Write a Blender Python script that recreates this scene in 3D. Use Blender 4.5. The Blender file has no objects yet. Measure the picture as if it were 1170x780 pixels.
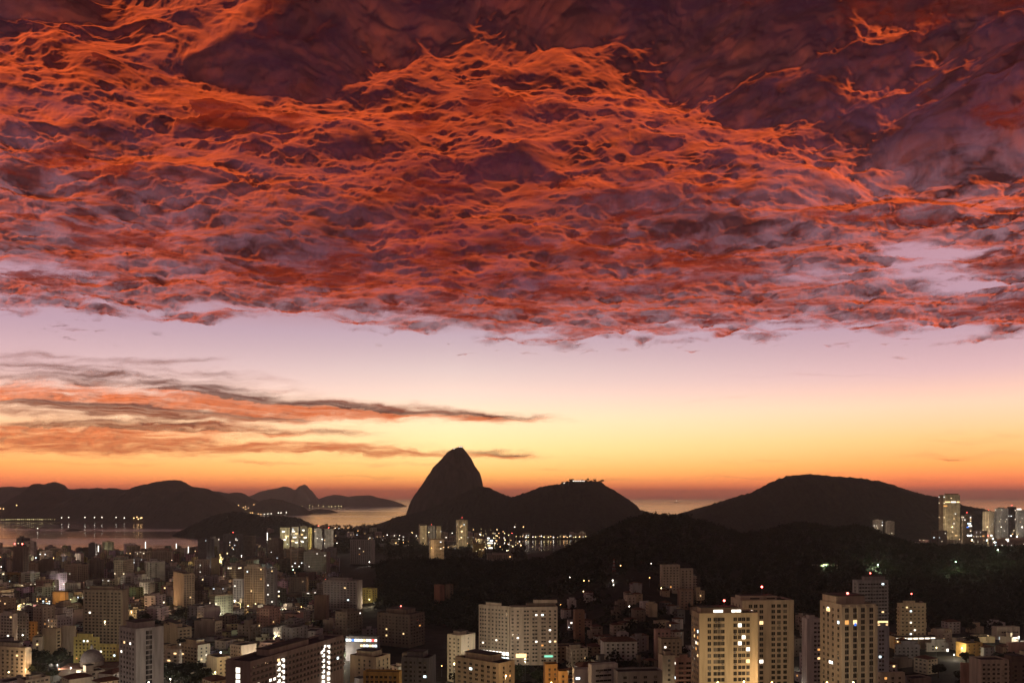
import bpy, math, random
import numpy as np
from mathutils import Vector
R = math.radians
rng = random.Random(7)
C = bpy.context.scene.collection
sc = bpy.context.scene

# ------------------------------------------------------------------ camera, sky, sun, exposure
CAMZ = 150.0
F = 1000.0            # focal length in pixels of the 1170 px wide photograph
CX, HY = 585.0, 567.0 # principal column and eye-level row
cam = bpy.data.cameras.new('camera')
cam.sensor_width = 36.0
cam.lens = 36.0 * F / 1170.0
cam.shift_y = (HY - 390.0) / 1170.0
cam.clip_start, cam.clip_end = 1.0, 1600000.0
co = bpy.data.objects.new('camera', cam); C.objects.link(co)
co.location = (0, 0, CAMZ); co.rotation_euler = (R(90), 0, 0)
sc.camera = co
sc.render.engine = 'CYCLES'
sc.cycles.use_denoising = True
try: sc.cycles.denoiser = 'OPENIMAGEDENOISE'
except Exception: pass
sc.cycles.max_bounces = 5
sc.cycles.transparent_max_bounces = 12
sc.cycles.volume_bounces = 0
sc.cycles.sample_clamp_indirect = 4.0
sc.view_settings.view_transform = 'Standard'
sc.view_settings.look = 'None'
sc.view_settings.gamma = 1.0
EXPO = 1.3
sc.view_settings.exposure = EXPO
SUN_EL, SUN_AZ = -12.0, -4.0      # the sun is still just under the horizon, a little left of the peak

def lin(r, g, b):
    f = lambda c: c/12.92 if c <= 0.04045 else ((c+0.055)/1.055)**2.4
    return (f(r/255), f(g/255), f(b/255))
def nd(nt, t, **kw):
    n = nt.nodes.new(t)
    for k, v in kw.items(): setattr(n, k, v)
    return n
def mth(nt, op, a, b=None, c=None, clamp=False):
    n = nt.nodes.new('ShaderNodeMath'); n.operation = op; n.use_clamp = clamp
    for i, v in enumerate((a, b, c)):
        if v is None: continue
        if isinstance(v, (int, float)): n.inputs[i].default_value = v
        else: nt.links.new(v, n.inputs[i])
    return n.outputs[0]
def ramp(nt, fac, stops, interp='LINEAR'):
    n = nt.nodes.new('ShaderNodeValToRGB'); n.color_ramp.interpolation = interp
    e = n.color_ramp.elements
    while len(e) < len(stops): e.new(0.5)
    for el, (p, c) in zip(e, stops):
        el.position = p; el.color = (*c[:3], 1)
    nt.links.new(fac, n.inputs[0])
    return n.outputs[0]
def mixc(nt, fac, a, b, blend='MIX'):
    n = nt.nodes.new('ShaderNodeMix'); n.data_type = 'RGBA'; n.blend_type = blend
    for sock, v in ((n.inputs[0], fac), (n.inputs[6], a), (n.inputs[7], b)):
        if isinstance(v, (int, float)): sock.default_value = v
        elif isinstance(v, tuple): sock.default_value = (*v[:3], 1)
        else: nt.links.new(v, sock)
    return n.outputs[2]

w = bpy.data.worlds.new('World'); sc.world = w; w.use_nodes = True
nt = w.node_tree; nt.nodes.clear()
def sky_ramp(nt, v, stops):
    # stops: (tan elevation, sRGB); the ramp runs over v in -0.1 .. 1.0
    return ramp(nt, mth(nt, 'MULTIPLY_ADD', v, 1/1.1, 0.1/1.1), [((p+0.1)/1.1, tuple(q*0.5**EXPO for q in lin(*c))) for p, c in stops])
tc = nd(nt, 'ShaderNodeTexCoord'); sx = nd(nt, 'ShaderNodeSeparateXYZ')
nt.links.new(tc.outputs['Generated'], sx.inputs[0])
X, Y, Z = sx.outputs
hyp = mth(nt, 'SQRT', mth(nt, 'ADD', mth(nt, 'MULTIPLY', X, X), mth(nt, 'MULTIPLY', Y, Y)))
V = mth(nt, 'DIVIDE', Z, mth(nt, 'MAXIMUM', hyp, 1e-4))
az = mth(nt, 'ABSOLUTE', mth(nt, 'SUBTRACT', mth(nt, 'ARCTAN2', X, Y), R(SUN_AZ)))
front = sky_ramp(nt, V, [(-.1,(130,62,52)),(-.004,(214,92,62)),(.004,(250,100,60)),(.012,(255,142,78)),(.024,(255,184,96)),(.05,(255,205,136)),
    (.085,(252,212,168)),(.115,(238,206,188)),(.145,(224,197,192)),(.185,(202,174,186)),(.215,(180,134,144)),(.24,(138,78,100)),(.28,(108,48,72)),(.36,(76,28,50)),(.5,(50,20,38)),(.95,(30,22,40))])
side = sky_ramp(nt, V, [(-.1,(120,58,54)),(-.004,(200,84,66)),(.004,(236,96,68)),(.014,(250,122,74)),(.032,(252,156,80)),(.06,(250,178,116)),
    (.095,(238,192,162)),(.13,(216,176,176)),(.18,(196,160,176)),(.25,(200,154,168)),(.31,(190,136,150)),(.38,(110,66,88)),(.5,(64,34,52)),(.95,(30,22,40))])
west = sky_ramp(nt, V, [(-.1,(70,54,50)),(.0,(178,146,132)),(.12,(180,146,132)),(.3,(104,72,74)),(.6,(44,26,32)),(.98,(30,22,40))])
t1 = mth(nt, 'SMOOTH_MIN', mth(nt, 'DIVIDE', az, 0.52), 1.0, 0.1)
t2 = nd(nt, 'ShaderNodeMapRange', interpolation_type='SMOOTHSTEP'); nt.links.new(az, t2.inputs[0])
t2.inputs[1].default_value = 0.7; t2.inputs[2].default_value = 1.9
east0 = mixc(nt, t1, front, side)
gain = nd(nt, 'ShaderNodeMapRange', interpolation_type='SMOOTHSTEP'); nt.links.new(V, gain.inputs[0])
gain.inputs[1].default_value = 0.20; gain.inputs[2].default_value = 0.02; gain.inputs[3].default_value = 1.04; gain.inputs[4].default_value = 1.85
vm = nd(nt, 'ShaderNodeVectorMath', operation='SCALE'); nt.links.new(east0, vm.inputs[0]); nt.links.new(gain.outputs[0], vm.inputs['Scale'])
east = vm.outputs[0]
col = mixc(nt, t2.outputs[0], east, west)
skyt = nd(nt, 'ShaderNodeTexSky', sky_type='NISHITA', sun_disc=False)
skyt.sun_elevation = R(SUN_EL); skyt.sun_rotation = R(SUN_AZ); skyt.altitude = CAMZ
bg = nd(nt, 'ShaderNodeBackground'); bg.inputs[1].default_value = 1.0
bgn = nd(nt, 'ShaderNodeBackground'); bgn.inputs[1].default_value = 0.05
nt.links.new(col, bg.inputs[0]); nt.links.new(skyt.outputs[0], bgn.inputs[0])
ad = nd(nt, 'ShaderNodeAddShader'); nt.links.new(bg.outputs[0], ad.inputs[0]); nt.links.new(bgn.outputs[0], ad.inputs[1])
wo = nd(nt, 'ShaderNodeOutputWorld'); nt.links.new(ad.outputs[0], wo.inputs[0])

sun = bpy.data.lights.new('sun', 'SUN'); sun.energy = 3.8; sun.angle = R(10.0)   # the glow along the horizon, not a disc
sun.color = (1.0, 0.235, 0.040)   # reddened by its long path through the air under the horizon
so = bpy.data.objects.new('sun', sun); C.objects.link(so)
sd = Vector((math.sin(R(SUN_AZ))*math.cos(R(SUN_EL)), math.cos(R(SUN_AZ))*math.cos(R(SUN_EL)), math.sin(R(SUN_EL))))
so.rotation_euler = sd.to_track_quat('Z', 'Y').to_euler()

# ------------------------------------------------------------------ noise
def _h(ix, iy, s):
    n = (ix.astype(np.int64)*374761393 + iy.astype(np.int64)*668265263 + s*1442695041) & 0xffffffff
    n = ((n ^ (n >> 13))*1274126177) & 0xffffffff
    n = ((n ^ (n >> 15))*2246822519) & 0xffffffff
    return ((n ^ (n >> 16)) & 0xffff).astype(np.float64)/65536.0
def gnoise(x, y, s=0):
    ix = np.floor(x); iy = np.floor(y); fx = x-ix; fy = y-iy
    ux = fx*fx*fx*(fx*(fx*6-15)+10); uy = fy*fy*fy*(fy*(fy*6-15)+10)
    def g(dx, dy):
        a = _h(ix+dx, iy+dy, s)*2*np.pi
        return np.cos(a)*(fx-dx)+np.sin(a)*(fy-dy)
    a = g(0,0); b = g(1,0); c = g(0,1); d = g(1,1)
    return ((a+(b-a)*ux)+((c+(d-c)*ux)-(a+(b-a)*ux))*uy)*1.5
def fbm(x, y, o=6, s=0, gain=0.5, lac=2.03):
    t = 0; a = 1.0; n = 0
    for i in range(o):
        t = t+a*gnoise(x+17.3*i, y-9.1*i, s+i); n += a; a *= gain; x = x*lac; y = y*lac
    return t/n
def billow(x, y, o=5, s=0, gain=0.5, lac=2.07):
    t = 0; a = 1.0; n = 0
    for i in range(o):
        t = t+a*np.abs(gnoise(x+7.7*i, y+3.1*i, s+i)); n += a; a *= gain; x = x*lac; y = y*lac
    return t/n
def sstep(a, b, x):
    t = np.clip((x-a)/(b-a), 0, 1); return t*t*(3-2*t)
def gauss(x, c, s): return np.exp(-((x-c)/s)**2)

def grid_mesh(name, P, attrs=None, smooth=True):
    nr, nc = P.shape[:2]
    me = bpy.data.meshes.new(name)
    me.vertices.add(nr*nc); me.vertices.foreach_set('co', P.reshape(-1).astype(np.float32))
    idx = np.arange(nr*nc).reshape(nr, nc)
    q = np.stack([idx[:-1,:-1], idx[:-1,1:], idx[1:,1:], idx[1:,:-1]], -1).reshape(-1, 4)
    me.loops.add(q.size); me.loops.foreach_set('vertex_index', q.reshape(-1).astype(np.int32))
    me.polygons.add(len(q)); me.polygons.foreach_set('loop_start', np.arange(0, q.size, 4, dtype=np.int32))
    me.polygons.foreach_set('loop_total', np.full(len(q), 4, np.int32))
    me.polygons.foreach_set('use_smooth', np.full(len(q), smooth, bool))
    for k, a in (attrs or {}).items():
        at = me.attributes.new(k, 'FLOAT', 'POINT'); at.data.foreach_set('value', a.reshape(-1).astype(np.float32))
    me.update(); me.validate()
    return me
def link(name, me, m, parent=None, **props):
    o = bpy.data.objects.new(name, me); C.objects.link(o)
    if m: me.materials.append(m)
    if parent: o.parent = parent
    for k, v in props.items(): o[k] = v
    return o

# ------------------------------------------------------------------ clouds
def cloud_material(name, albedo, transl, soft, fleck=1/1300.0, thin=.60):
    m = bpy.data.materials.new(name); m.use_nodes = True
    nt = m.node_tree; nt.nodes.clear()
    at = nd(nt, 'ShaderNodeAttribute', attribute_name='dens')
    geo = nd(nt, 'ShaderNodeNewGeometry')
    nz = nd(nt, 'ShaderNodeTexNoise'); nz.inputs['Scale'].default_value = 1/160.0; nz.inputs['Detail'].default_value = 5.0
    nt.links.new(geo.outputs['Position'], nz.inputs['Vector'])
    bp = nd(nt, 'ShaderNodeBump'); bp.inputs['Strength'].default_value = 0.14; bp.inputs['Distance'].default_value = 50.0
    nt.links.new(nz.outputs[0], bp.inputs['Height'])
    d = nd(nt, 'ShaderNodeBsdfDiffuse'); d.inputs[0].default_value = (*albedo, 1)
    t = nd(nt, 'ShaderNodeBsdfTranslucent'); t.inputs[0].default_value = (*albedo, 1)
    nt.links.new(bp.outputs[0], d.inputs['Normal'])
    mx = nd(nt, 'ShaderNodeMixShader'); mx.inputs[0].default_value = transl
    nt.links.new(d.outputs[0], mx.inputs[1]); nt.links.new(t.outputs[0], mx.inputs[2])
    tr = nd(nt, 'ShaderNodeBsdfTransparent')
    mr = nd(nt, 'ShaderNodeMapRange', interpolation_type='SMOOTHSTEP'); nt.links.new(at.outputs['Fac'], mr.inputs[0])
    mr.inputs[1].default_value = 0.0; mr.inputs[2].default_value = soft
    m2 = nd(nt, 'ShaderNodeMixShader');     nt.links.new(mth(nt, 'MULTIPLY', mr.outputs[0], ramp(nt, mth(nt, 'MULTIPLY_ADD', at.outputs['Fac'], .22, .25), [(.28,(.80,)*3),(.60,(.98,)*3)])), m2.inputs[0])
    # the vapour itself is patchy: thin flecks where the darker air above shows through
    nf = nd(nt, 'ShaderNodeTexNoise'); nf.inputs['Scale'].default_value = fleck; nf.inputs['Detail'].default_value = 9.0; nf.inputs['Roughness'].default_value = .62; nf.inputs['Distortion'].default_value = .7
    mpf = nd(nt, 'ShaderNodeMapping'); mpf.inputs['Scale'].default_value = (1, 1, .3); nt.links.new(geo.outputs['Position'], mpf.inputs[0]); nt.links.new(mpf.outputs[0], nf.inputs['Vector'])
    old = m2.inputs[0].links[0].from_socket
    nt.links.new(mth(nt, 'MULTIPLY', old, ramp(nt, nf.outputs[0], [(.36, (thin,)*3), (.60, (1,)*3)])), m2.inputs[0])
    nt.links.new(tr.outputs[0], m2.inputs[1]); nt.links.new(mx.outputs[0], m2.inputs[2])
    out = nd(nt, 'ShaderNodeOutputMaterial'); nt.links.new(m2.outputs[0], out.inputs[0])
    return m

def cloud_deck():
    H = 10500.0; K = H/2200.0   # altocumulus; K scales the relief with the height
    nc, nr = 1400, 640
    u = np.linspace(-.80, .80, nc)[None, :]; v = np.linspace(.165, .80, nr)[:, None]
    u, v = np.broadcast_arrays(u, v)
    Yk = 2.2/v; Xk = u*Yk
    px = CX+u*1000; py = HY-v*1000
    ex = [-250,0,100,200,260,330,450,550,620,680,800,930,1000,1170,1400]
    ey = [360,358,364,368,362,363,374,388,399,394,389,381,383,390,392]
    # warp
    wx = Xk+0.35*fbm(Xk*1.1, Yk*1.1, 4, 50); wy = Yk+0.35*fbm(Xk*1.1, Yk*1.1, 4, 60)
    base = fbm(wx*1.7, wy*1.6, 6, 3, 0.47)
    q = .22*fbm(Xk*5, Yk*5, 4, 55)
    bil = billow(wx*1.4+q, wy*1.5+q, 4, 20, 0.6)
    puff = billow(wx*5.2+2*q, wy*5.2-2*q, 6, 120, 0.62)-.25        # cauliflower texture
    calm = sstep(-.22, .28, fbm(Xk*.7+9, Yk*.8+2, 4, 77))       # smoother veils between the lumpy parts
    # separate rounded puffs hang under a gently rolling floor; their near sides stay dark, the floor between them glows
    n1 = fbm(wx*1.9, wy*1.7, 5, 160, .48); n2 = fbm(wx*4.6+q, wy*4.2-q, 5, 170, .5); n3 = fbm(wx*11+2*q, wy*10, 4, 180, .5)
    pos = lambda n, o: np.clip(n+o, 0, None)**1.25
    dome = 2.0*pos(n1, -.07)+1.0*pos(n2, -.09)*(1-.35*calm)+.5*pos(n3, -.07)*(1-.4*calm)
    h = 56*dome+10*n1+5.0*fbm(wx*9, wy*8.4, 6, 190, .62)-45*(1-sstep(0, 110, np.interp(px, ex, ey)-py))+115*fbm(Xk*.9+q+5, Yk*.9-q, 3, 133, .45)
    # macro relief: a shelf hangs lowest along a wandering line; its far face takes the light, what is nearer lies in its shade
    Yr = np.interp(px, [-250,0,200,420,560,700,820,960,1060,1170,1400], [4.05,4.1,4.3,4.3,3.9,4.2,4.75,5.0,5.2,5.5,5.6])
    t = Yk-Yr+1.4*fbm(Xk*.9, Yk*.9, 4, 91, .36)
    shelf = np.where(t > 0, 1-sstep(0, 1.9, t), np.maximum(1+t*1.15, -2.5)+.25*np.exp(-(t/.3)**2)*0)
    h = h+165*shelf+60*fbm(Xk*.42+3, Yk*.5, 3, 95)
    z = H-h*K
    edge = np.interp(px, ex, ey)
    d = (edge-py)/26.0 + 1.5*fbm(Xk*1.3, Yk*1.3, 7, 31)+1.3*gauss(px,235,50)*gauss(py,364,6)
    d = np.minimum(d, 1.25+.9*fbm(wx*1.2, wy*1.2, 6, 37))+.9*dome
    # thinner windows in the deck
    st_ = .55+1.3*np.clip(.5+fbm(px/110, py/15, 6, 141, .6)*1.6, 0, 1)       # streaky veil across the windows
    d = d-st_*(1.3*gauss(px,1060,70)*gauss(py,284,18)+.95*gauss(px,1120,70)*gauss(py,322,20)+.6*gauss(px,930,110)*gauss(py,312,14)+.95*gauss(px,50,100)*gauss(py,310,16)+.6*gauss(px,1080,60)*gauss(py,110,10))
    P = np.stack([Xk*1000*K, Yk*1000*K, z], -1)
    me = grid_mesh('cloud_deck', P, {'dens': d})
    return link('cloud_deck', me, cloud_material('cloud_vapour', (.80,.43,.45), .3, .9), kind='structure')  # reddish albedo stands in for red light scattered among the clouds
cloud_deck()

def scud():
    # half-transparent shreds added under the deck; dark plum colour stands for shade
    H = 10500.0*.94
    nc, nr = 1000, 460
    u = np.linspace(-.80, .80, nc)[None, :]; v = np.linspace(.185, .80, nr)[:, None]
    u, v = np.broadcast_arrays(u, v)
    Yk = 2.2/v; Xk = u*Yk; px = CX+u*1000; py = HY-v*1000
    wx = Xk+.5*fbm(Xk*.9, Yk*.9, 4, 250)+.12*fbm(Xk*4, Yk*4, 4, 252); wy = Yk+.5*fbm(Xk*.9, Yk*.9, 4, 254)+.12*fbm(Xk*4, Yk*4, 4, 256)
    n = .75*fbm(wx*.8, wy*1.0, 8, 260, .58)+.45*fbm(wx*2.3, wy*2.6, 7, 270, .6)
    dark = -1.1*gauss(px,960,260)*gauss(py,40,85)-.3*gauss(px,250,260)*gauss(py,25,60)+.25*gauss(px,520,420)*gauss(py,300,45)
    d = 6.5*(n+.03)+1.2*dark-1.5*gauss(px,760,280)*gauss(py,125,60)-.6*gauss(px,180,200)*gauss(py,210,50)-2.2*sstep(-34, -6, py-np.interp(px, [0,260,330,620,800,1000,1170], [350,350,352,386,376,370,378]))-1.4*gauss(px,1055,110)*gauss(py,285,40)
    z = H-25*4.7*fbm(wx*1.6, wy*1.6, 5, 280, .5)
    P = np.stack([Xk*1000*4.7727, Yk*1000*4.7727, z], -1)
    m = cloud_material('scud_vapour', (.33,.125,.17), .25, 1.9, 1/1100.0, .3)
    return link('scud_clouds', grid_mesh('scud_clouds', P, {'dens': np.minimum(d, 1.5)}), m, kind='structure')
scud()

def low_clouds():
    # thin sheets far out towards the sunrise: dark where the sheet in front shades them, orange where the sun reaches under
    H = 15500.0
    nc, nr = 1500, 330
    u = np.linspace(-.80, .80, nc)[None, :]; v = np.linspace(.014, .180, nr)[:, None]
    u, v = np.broadcast_arrays(u, v)
    px = CX+u*1000; py = HY-v*1000
    wy = py+7*fbm(px/85, py/26, 4, 201)+2.5*fbm(px/26, py/10, 4, 204); wx = px+34*fbm(px/120, py/22, 4, 207)
    d = 0
    for cx, cy, sx, sy, sl, am in [(60,422,170,13,.05,.74),(250,447,150,9,.13,.82),(430,466,130,6.5,.05,1.05),(560,473,75,3.6,.03,1.0),
            (75,405,45,6,.05,.55),(195,410,60,6,-.02,.62),(255,424,80,7,.10,.5),(20,402,60,8,.04,.45),
            (70,456,270,21,.03,1.45),(300,469,180,10,.02,1.25),(170,486,150,6.5,.02,1.05),(40,494,190,9,.02,1.15),(320,492,110,5,.03,.75),
            (100,509,290,12,.01,1.4),(370,512,120,5.5,.03,.85),(470,518,70,4,.03,.8),(572,519,50,4.5,.03,1.0),(480,530,60,3.5,.02,.5),(330,529,90,3,0,.45),
            (640,535,70,3,0,.42),(860,528,90,3,0,.34),(700,522,60,2.5,0,.3),(1110,500,90,12,-.05,.42),(1090,520,130,6,0,.36),(930,540,120,4,0,.34),
            (1030,404,13,2.6,.02,.7),(960,430,120,4,0,.22),(870,425,90,5,.02,.22),(560,400,120,5,.02,.15),(840,455,60,4,-.08,.3),
            (1060,549,160,3,0,.4),(700,548,120,3,0,.4),(420,545,110,3,0,.45),(90,530,160,3,0,.4),(850,545,70,2,0,.45),(1090,523,16,1.2,0,.6)]:
        d = d+am*np.exp(-((wx-cx)/sx)**2-((wy-cy-sl*(wx-cx))/sy)**2)
    n = fbm(wx/60, wy/7.5, 6, 211, .55)
    d = d*(1.12+.95*n)+.30*n*sstep(.1, .5, d)-.14
    def shelf(line, drop, up):
        L = np.interp(px, *zip(*line)); t = wy-L
        return np.where(t > 0, 1-sstep(0, drop, t), np.exp(-(t/up)**2))
    h = 7500*shelf([(-250,428),(0,434),(150,438),(300,458),(450,470),(620,475),(900,470)], 42, 9)
    h = h+6000*shelf([(-250,482),(0,484),(200,490),(350,494),(480,514),(620,521),(900,525)], 26, 6)
    h = h+420*n
    z = H-h
    Yk = z/v
    me = grid_mesh('streak_clouds', np.stack([u*Yk, Yk, z], -1), {'dens': d})
    return link('streak_clouds', me, cloud_material('streak_vapour', (.95,.84,.74), .2, 1.6, 1/7000.0, .75), kind='structure')
low_clouds()

# ------------------------------------------------------------------ materials
def pmat(name, col, rough=.9, emit=None, estr=0, sample='NONE', noise=None, spec=.2):
    m = bpy.data.materials.new(name); m.use_nodes = True
    nt = m.node_tree; b = nt.nodes['Principled BSDF']
    b.inputs['Base Color'].default_value = (*col, 1); b.inputs['Roughness'].default_value = rough
    b.inputs['Specular IOR Level'].default_value = spec
    if noise:
        sc_, lo, hi = noise
        g = nd(nt, 'ShaderNodeNewGeometry'); n = nd(nt, 'ShaderNodeTexNoise'); n.inputs['Scale'].default_value = sc_; n.inputs['Detail'].default_value = 5
        nt.links.new(g.outputs['Position'], n.inputs['Vector'])
        nt.links.new(ramp(nt, n.outputs[0], [(.3, tuple(c*lo for c in col)), (.7, tuple(c*hi for c in col))]), b.inputs['Base Color'])
    if emit:
        b.inputs['Emission Color'].default_value = (*emit, 1); b.inputs['Emission Strength'].default_value = estr
    try: m.cycles.emission_sampling = sample
    except Exception: pass
    return m

def sea_material():
    m = bpy.data.materials.new('sea_water'); m.use_nodes = True; nt = m.node_tree; b = nt.nodes['Principled BSDF']
    b.inputs['Base Color'].default_value = (.020, .017, .022, 1); b.inputs['Roughness'].default_value = .16; b.inputs['IOR'].default_value = 1.33
    g = nd(nt, 'ShaderNodeNewGeometry')
    def nz(sx, sy, det):
        mp = nd(nt, 'ShaderNodeMapping'); mp.inputs['Scale'].default_value = (sx, sy, 1)
        nt.links.new(g.outputs['Position'], mp.inputs[0])
        n = nd(nt, 'ShaderNodeTexNoise'); n.inputs['Scale'].default_value = 1.0; n.inputs['Detail'].default_value = det
        nt.links.new(mp.outputs[0], n.inputs['Vector']); return n.outputs[0]
    bp = nd(nt, 'ShaderNodeBump'); bp.inputs['Strength'].default_value = .9; bp.inputs['Distance'].default_value = .5
    nt.links.new(mth(nt, 'ADD', nz(1/22, 1/16, 4), mth(nt, 'MULTIPLY', nz(1/160, 1/120, 3), 3.0)), bp.inputs['Height'])
    nt.links.new(bp.outputs[0], b.inputs['Normal'])
    # slicks and ruffled lanes: long bands of smoother and rougher water
    nt.links.new(ramp(nt, nz(1/2600, 1/420, 4), [(.38, (.05,)*3), (.62, (.16,)*3)]), b.inputs['Roughness'])
    return m
sea = grid_mesh('sea', np.array([[(-60000,-3000,0),(60000,-3000,0)],[(-60000,53000,0),(60000,53000,0)]], float), smooth=False)
link('sea', sea, sea_material(), kind='structure')

def hill_material(name, c1, c2, sc_, streak=False):
    m = bpy.data.materials.new(name); m.use_nodes = True; nt = m.node_tree; b = nt.nodes['Principled BSDF']
    b.inputs['Roughness'].default_value = .95; b.inputs['Specular IOR Level'].default_value = .1
    g = nd(nt, 'ShaderNodeNewGeometry'); mp = nd(nt, 'ShaderNodeMapping'); mp.inputs['Scale'].default_value = (sc_, sc_, sc_*(.18 if streak else 1))
    nt.links.new(g.outputs['Position'], mp.inputs[0])
    n = nd(nt, 'ShaderNodeTexNoise'); n.inputs['Scale'].default_value = 1; n.inputs['Detail'].default_value = 7; n.inputs['Roughness'].default_value = .65
    nt.links.new(mp.outputs[0], n.inputs['Vector'])
    nt.links.new(ramp(nt, n.outputs[0], [(.34, c1), (.66, c2)]), b.inputs['Base Color'])
    return m
M_ROCK = hill_material('granite', (.05,.042,.038), (.11,.09,.08), 1/28, True)
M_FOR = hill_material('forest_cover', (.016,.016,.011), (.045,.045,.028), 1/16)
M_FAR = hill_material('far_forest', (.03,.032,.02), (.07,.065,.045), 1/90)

def px2x(px, Y): return (px-CX)/F*Y
def pz(py, Y): return CAMZ-(py-HY)/F*Y

def crest_hill(name, pts, D, front, back, m, jag=4.0, p=1.5, seed=0, skew=0.0, rough=.12):
    pts = sorted(pts); x0, x1 = pts[0][0], pts[-1][0]
    n = int((x1-x0)*1.6)+2
    px = np.linspace(x0, x1, n); py = np.interp(px, *zip(*pts))
    k = np.array([1,2,3,2,1])/9.0; pys = np.convolve(np.pad(py, 2, mode='edge'), k, 'valid')
    zc = np.maximum(CAMZ-(pys-HY)/F*D, 0)
    t = np.concatenate([-np.linspace(1, 0, 40)**1.25, np.linspace(0, 1, 16)[1:]])[:, None]
    xx = (px-CX)/F*D
    dep = np.where(t < 0, front, back)*(0.35+0.65*(zc/zc.max())**.6)[None, :]
    prof = 1-np.abs(t)**p
    y = D+t*dep+0*zc[None, :]
    x = np.broadcast_to(xx[None, :], y.shape)*1.0
    z = zc[None, :]*prof
    w = np.clip(np.abs(t)*3, 0, 1)*np.clip(prof*3, 0, 1)
    z = z*(1+rough*w*fbm(x/170, y/170, 6, 300+seed)*2.2)
    z = z+jag*np.clip(z/20, 0, 1)*(fbm(x/16, y/16, 3, 340+seed)+.6*np.abs(gnoise(x/9, y/9, 350+seed)))
    z = np.where(prof <= 0.001, -6, z)
    return link(name, grid_mesh(name, np.stack([x, y, z], -1)), m, kind='structure')

# far side of the bay
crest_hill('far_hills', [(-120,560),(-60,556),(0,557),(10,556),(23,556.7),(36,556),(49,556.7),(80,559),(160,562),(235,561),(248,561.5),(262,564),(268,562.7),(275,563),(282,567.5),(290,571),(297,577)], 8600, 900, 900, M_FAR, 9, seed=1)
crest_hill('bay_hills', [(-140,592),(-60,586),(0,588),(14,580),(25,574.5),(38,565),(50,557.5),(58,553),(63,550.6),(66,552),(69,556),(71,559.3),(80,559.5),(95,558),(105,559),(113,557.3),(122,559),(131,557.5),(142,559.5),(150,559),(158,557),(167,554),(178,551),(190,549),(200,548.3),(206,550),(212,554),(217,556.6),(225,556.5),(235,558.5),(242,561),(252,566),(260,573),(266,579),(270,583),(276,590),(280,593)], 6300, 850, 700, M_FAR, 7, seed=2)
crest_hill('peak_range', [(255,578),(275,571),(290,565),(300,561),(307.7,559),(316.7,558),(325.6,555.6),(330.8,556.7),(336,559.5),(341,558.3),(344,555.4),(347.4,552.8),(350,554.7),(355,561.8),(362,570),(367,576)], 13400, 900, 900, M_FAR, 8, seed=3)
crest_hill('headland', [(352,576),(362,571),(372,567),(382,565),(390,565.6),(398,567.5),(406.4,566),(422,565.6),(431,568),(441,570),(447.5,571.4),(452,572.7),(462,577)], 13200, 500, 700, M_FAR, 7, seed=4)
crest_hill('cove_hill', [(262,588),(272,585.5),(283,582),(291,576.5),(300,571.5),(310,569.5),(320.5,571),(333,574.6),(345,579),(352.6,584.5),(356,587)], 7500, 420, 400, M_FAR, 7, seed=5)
crest_hill('flat_islet', [(350,585.3),(356,582),(364,581),(377,582.3),(383,584),(387,585.6)], 8150, 120, 100, M_FAR, 3, seed=6)
crest_hill('wooded_island', [(209,611),(213,606),(218,601),(227,597.7),(240,591),(252.6,587.5),(265,585.3),(278,585.3),(291,588),(300,590.6),(313,589.4),(325.6,590),(336,591.3),(343.6,593),(351,597.7),(362,603),(375,609)], 3500, 280, 250, M_FOR, 8, seed=7)
crest_hill('harbour_point', [(132,596),(140,594),(150,591),(158,589.3),(164,589.4),(170,591.6),(176,594.6),(182,597)], 5150, 120, 150, M_FAR, 4, seed=8)
crest_hill('fort_islet', [(74,606),(77,604.5),(82,603.4),(90,604),(96,605.6)], 3850, 40, 40, M_FAR, 1.5, seed=9)
crest_hill('sand_bar', [(97,606.2),(104,605.9),(116,606.1)], 3820, 18, 18, M_FAR, .2, seed=10)

# the granite dome: stacked rings, round in plan
def granite_peak():
    D = 4350.0
    pyl = [508.5,511,513,516,525,534,548.5,561,571.8,588,600,612]; L = [525,523,517,512,504,495,486,477,469.7,464,460,457]
    pyr = [508.5,511,515,523,533,539.5,547.5,555.6,575,612]; Rr = [525,528.5,532,538,543,548,550.3,551.5,553,556]
    py = np.concatenate([np.linspace(511, 516, 12), np.linspace(516.6, 612, 90)])[:, None]
    l = np.interp(py, pyl, L); r = np.interp(py, pyr, Rr)
    th = np.linspace(0, 2*np.pi, 220)[None, :]
    cx = (l+r)/2; hw = (r-l)/2
    z = pz(py, D)
    rib = 1+.030*fbm(th*7+0*py, py/60+0*th, 5, 400)+.012*fbm(th*22+0*py, py/9+0*th, 4, 410)
    X = ((cx-CX)+hw*np.cos(th)*rib)/F*D; Yy = D+hw/F*D*1.15*np.sin(th)*rib
    Z = z+0*th+5*fbm(th*5+0*py, py/8+0*th, 4, 420)
    P = np.stack([X, Yy, Z], -1)
    top = np.broadcast_to(np.array([px2x(525.5, D), D, pz(510.6, D)]), (1,)+P.shape[1:])
    return link('granite_peak', grid_mesh('granite_peak', np.concatenate([top, P])), M_ROCK, kind='structure')
granite_peak()
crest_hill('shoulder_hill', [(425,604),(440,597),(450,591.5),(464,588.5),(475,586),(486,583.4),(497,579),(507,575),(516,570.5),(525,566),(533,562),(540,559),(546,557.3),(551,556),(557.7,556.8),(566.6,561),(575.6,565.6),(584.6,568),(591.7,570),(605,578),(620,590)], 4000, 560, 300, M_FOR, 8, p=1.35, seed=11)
crest_hill('lookout_hill', [(560,592),(575,577),(584,568.5),(591.7,566),(600,563),(608,560),(616,556.8),(627,554.8),(641.7,552.7),(645.8,551),(652.5,549.6),(662,549.4),(675,549.6),(686,550.2),(691.5,554.8),(702,560.8),(711.7,566.8),(721,572.9),(726.5,576.9),(730,582),(738,584),(746,586.5)], 3900, 480, 400, M_FOR, 6, p=1.5, seed=12)
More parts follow.
